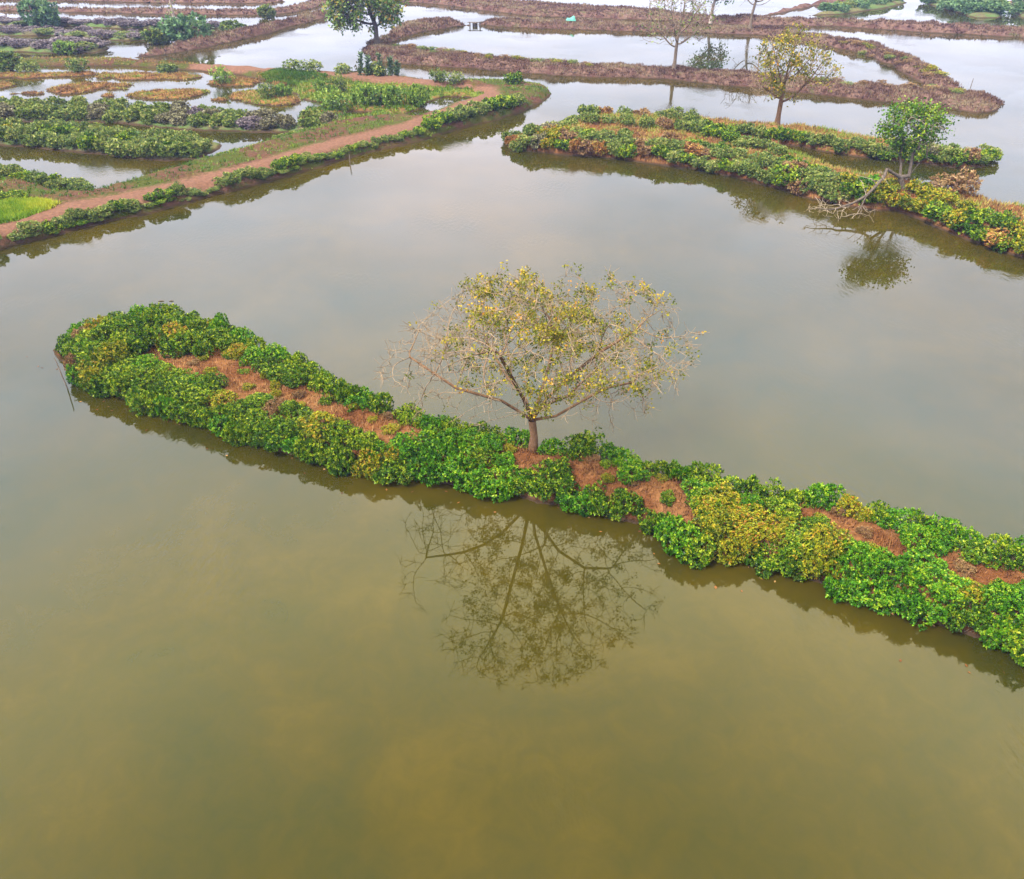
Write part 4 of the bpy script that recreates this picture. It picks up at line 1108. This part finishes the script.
# spiky dark plant behind the marsh path
SPK = leaf_mat('dark_spiky_plant', [(0.1, (0.03, 0.06, 0.03)), (0.6, (0.06, 0.10, 0.05)), (0.95, (0.11, 0.15, 0.07))], rnd=.3, transl=.1)
for k, (px, py, hh) in enumerate([(360, 75, 2.6), (368, 75, 2.2), (382, 75.5, 2.5), (391, 76, 2.0), (397, 76.5, 1.5)]):
    rs = np.random.RandomState(80 + k)
    b0 = at(px, py, .6); b0[2] = max(height_at(b0[0], b0[1]) - .1, 0)
    n = 190
    t = rs.rand(n)
    lean = rs.normal(0, .25, 2)
    C = np.column_stack([lean[0] * t * hh * .5, lean[1] * t * hh * .5, t * hh]) + rs.normal(0, .05, (n, 3))
    D = unit(np.column_stack([rs.normal(size=n), rs.normal(size=n), .7 + .4 * rs.rand(n)]))
    V, Fc = leaf_geo(C, D, .5, .08, rs)
    root = link('spiky_plant', None, None, b0)
    link('foliage', mesh_from('foliage', V, Fc, {'tint': np.repeat(rs.rand(n), 4)}, False, [SPK]), root)
    sv, sf = [], []
    add_tube(sv, sf, [(0, 0, 0), (lean[0] * hh * .25, lean[1] * hh * .25, hh * .5), (lean[0] * hh * .5, lean[1] * hh * .5, hh)], [.06, .04, .015], 5)
    link('stem', mesh_from('stem', np.vstack(sv), np.vstack(sf), None, True, [STEM]), root)
    tag(root, '%s dark spiky plant, %s in the clump behind the marsh path' % (('tallest', 'slim', 'tall leaning', 'shorter', 'smallest')[k], nth(k + 1)), 'plant', 'spiky plants behind the marsh path')

# ================================================================== SMALL THINGS
WOOD = bark_mat('weathered_wood', (0.05, 0.04, 0.035), (0.14, 0.11, 0.09))
def stick(name, label, pts, rad, cat='stick', group=None):
    sv, sf = [], []
    add_tube(sv, sf, pts, rad, 6)
    k = 6
    V = np.vstack(sv); Fq = np.vstack(sf)
    o = link(name, mesh_from(name, V, Fq, None, True, [WOOD]))
    tag(o, label, cat, group)
    return o
a = at(68, 389, 0); 
stick('leaning_stick', 'thin bent dark stick leaning out of the water off the bank tip', [a + [0, 0, -.3], atY(62, 376, a[1] + .05), atY(56, 361, a[1] + .3), atY(54, 358, a[1] + .35)], [.03, .028, .022, .012])
for px, py, hh, lb_ in ((350, 165, .9, 'short dark post in the water beside the low roadside hedge'), (483, 84, 1.3, 'thin post on the rear bank of the marsh'), (508, 84, 1.4, 'thin post close to the little round shrub'), (969, 92, 1.5, 'small dark post on the blunt end of the grassy dike'), (96, 71, 1.1, 'pale stake on the flat channel bank')):
    a = at(px, py, .0)
    z = height_at(a[0], a[1])
    if z > .1: a = at(px, py, z)
    stick('wooden_post', lb_, [a + [0, 0, -.3], a + [.03, 0, hh * .5], a + [.05, .02, hh]], [.05, .045, .035], 'post', None)
for px, py, lb_ in ((161, 301, 'dark floating stick behind the bank tip, longer of two'), (172, 301, 'short dark floating stick behind the bank tip')):
    a = at(px, py, .02)
    stick('floating_stick', lb_, [a + [-.16, 0, 0], a + [0, .03, .02], a + [.17 if px < 165 else .08, .02, 0]], [.02, .03, .015])

# sluice gate between the two far dikes: two posts with planks and a walkway
a, b_ = at(470, 25, .2), at(480, 25.5, .2)
root = link('sluice_gate', None, None, (a + b_) / 2)
tag(root, 'small wooden sluice bridging the gap between two far dikes', 'sluice gate')
hw = abs(b_[0] - a[0]) / 2
def boxmesh(x0, x1, y0, y1, z0, z1):
    V = [(x, y, z) for z in (z0, z1) for x, y in ((x0, y0), (x1, y0), (x1, y1), (x0, y1))]
    return V, [(0, 3, 2, 1), (4, 5, 6, 7), (0, 1, 5, 4), (1, 2, 6, 5), (2, 3, 7, 6), (3, 0, 4, 7)]
for nm, bx in (('walkway', (-hw - .4, hw + .4, -.2, .2, .42, .5)), ('plank_gate', (-hw * .5, hw * .5, .3, .36, -.6, .35)), ('post', (-hw - .1, -hw + .1, -.1, .1, -.5, .55)), ('post', (hw - .1, hw + .1, -.1, .1, -.5, .55))):
    V, Fq = boxmesh(*bx); link(nm, mesh_from(nm, V, Fq, None, False, [WOOD]), root)

# teal tarpaulin lying on the far dike
m, nt, out = new_mat('teal_tarpaulin'); p = N(nt, 'BsdfPrincipled'); p.inputs['Base Color'].default_value = (0.03, 0.2, 0.17, 1); p.inputs['Roughness'].default_value = .5; nt.links.new(p.outputs[0], out.inputs[0])
c0 = at(571, 17.5, 1.4)
g_ = np.linspace(-1, 1, 15); X, Y = np.meshgrid(g_ * 1.9, g_ * 1.5)
SCL = 0.45
base_z = max(height_at(c0[0], c0[1]), 1.0)
Z = 0.75 + .9 * np.exp(-((X - 1.0) ** 2) / .8) * np.clip(1 - (Y / 1.5) ** 2, 0, 1) + .25 * fbm(X, Y, .9, 5)
Z = Z * np.clip((1.0 - np.maximum(abs(X) / 1.9, abs(Y) / 1.5)) * 4, 0, 1) - .15
idx = np.arange(225).reshape(15, 15)
Fq = np.stack([idx[:-1, :-1], idx[:-1, 1:], idx[1:, 1:], idx[1:, :-1]], -1).reshape(-1, 4)
tag(link('tarpaulin', mesh_from('tarpaulin', np.column_stack([X.ravel(), Y.ravel(), Z.ravel()]) * SCL, Fq, None, True, [m]), None, (c0[0], c0[1], base_z)), 'crumpled teal tarpaulin heaped on the far dike', 'tarpaulin')

# fallen leaves floating along the near shore
rs = np.random.RandomState(90)
pts = []
for p_, nrm in along(nl, 0.35, rng, .5):
    if nrm[1] < 0: nrm = -nrm
    if rng.random() < .5:
        q_ = p_ - nrm * abs(rng.gauss(0.5, .6)); pts.append((q_[0], q_[1], 0.012))
C = np.array(pts); D = unit(np.column_stack([rs.normal(size=len(C)), rs.normal(size=len(C)), np.zeros(len(C)) + .05]))
V, Fc = leaf_geo(C, D, .14, .045, rs, .05)
V[:, 2] = .01 + np.abs(V[:, 2] - .012) * .15
tag(link('fallen_leaves', mesh_from('fallen_leaves', V, Fc, {'tint': np.repeat(rs.rand(len(C)), 4)}, False, [G_LITTER])), 'rusty fallen leaves floating along the near shore', None, None, 'stuff')
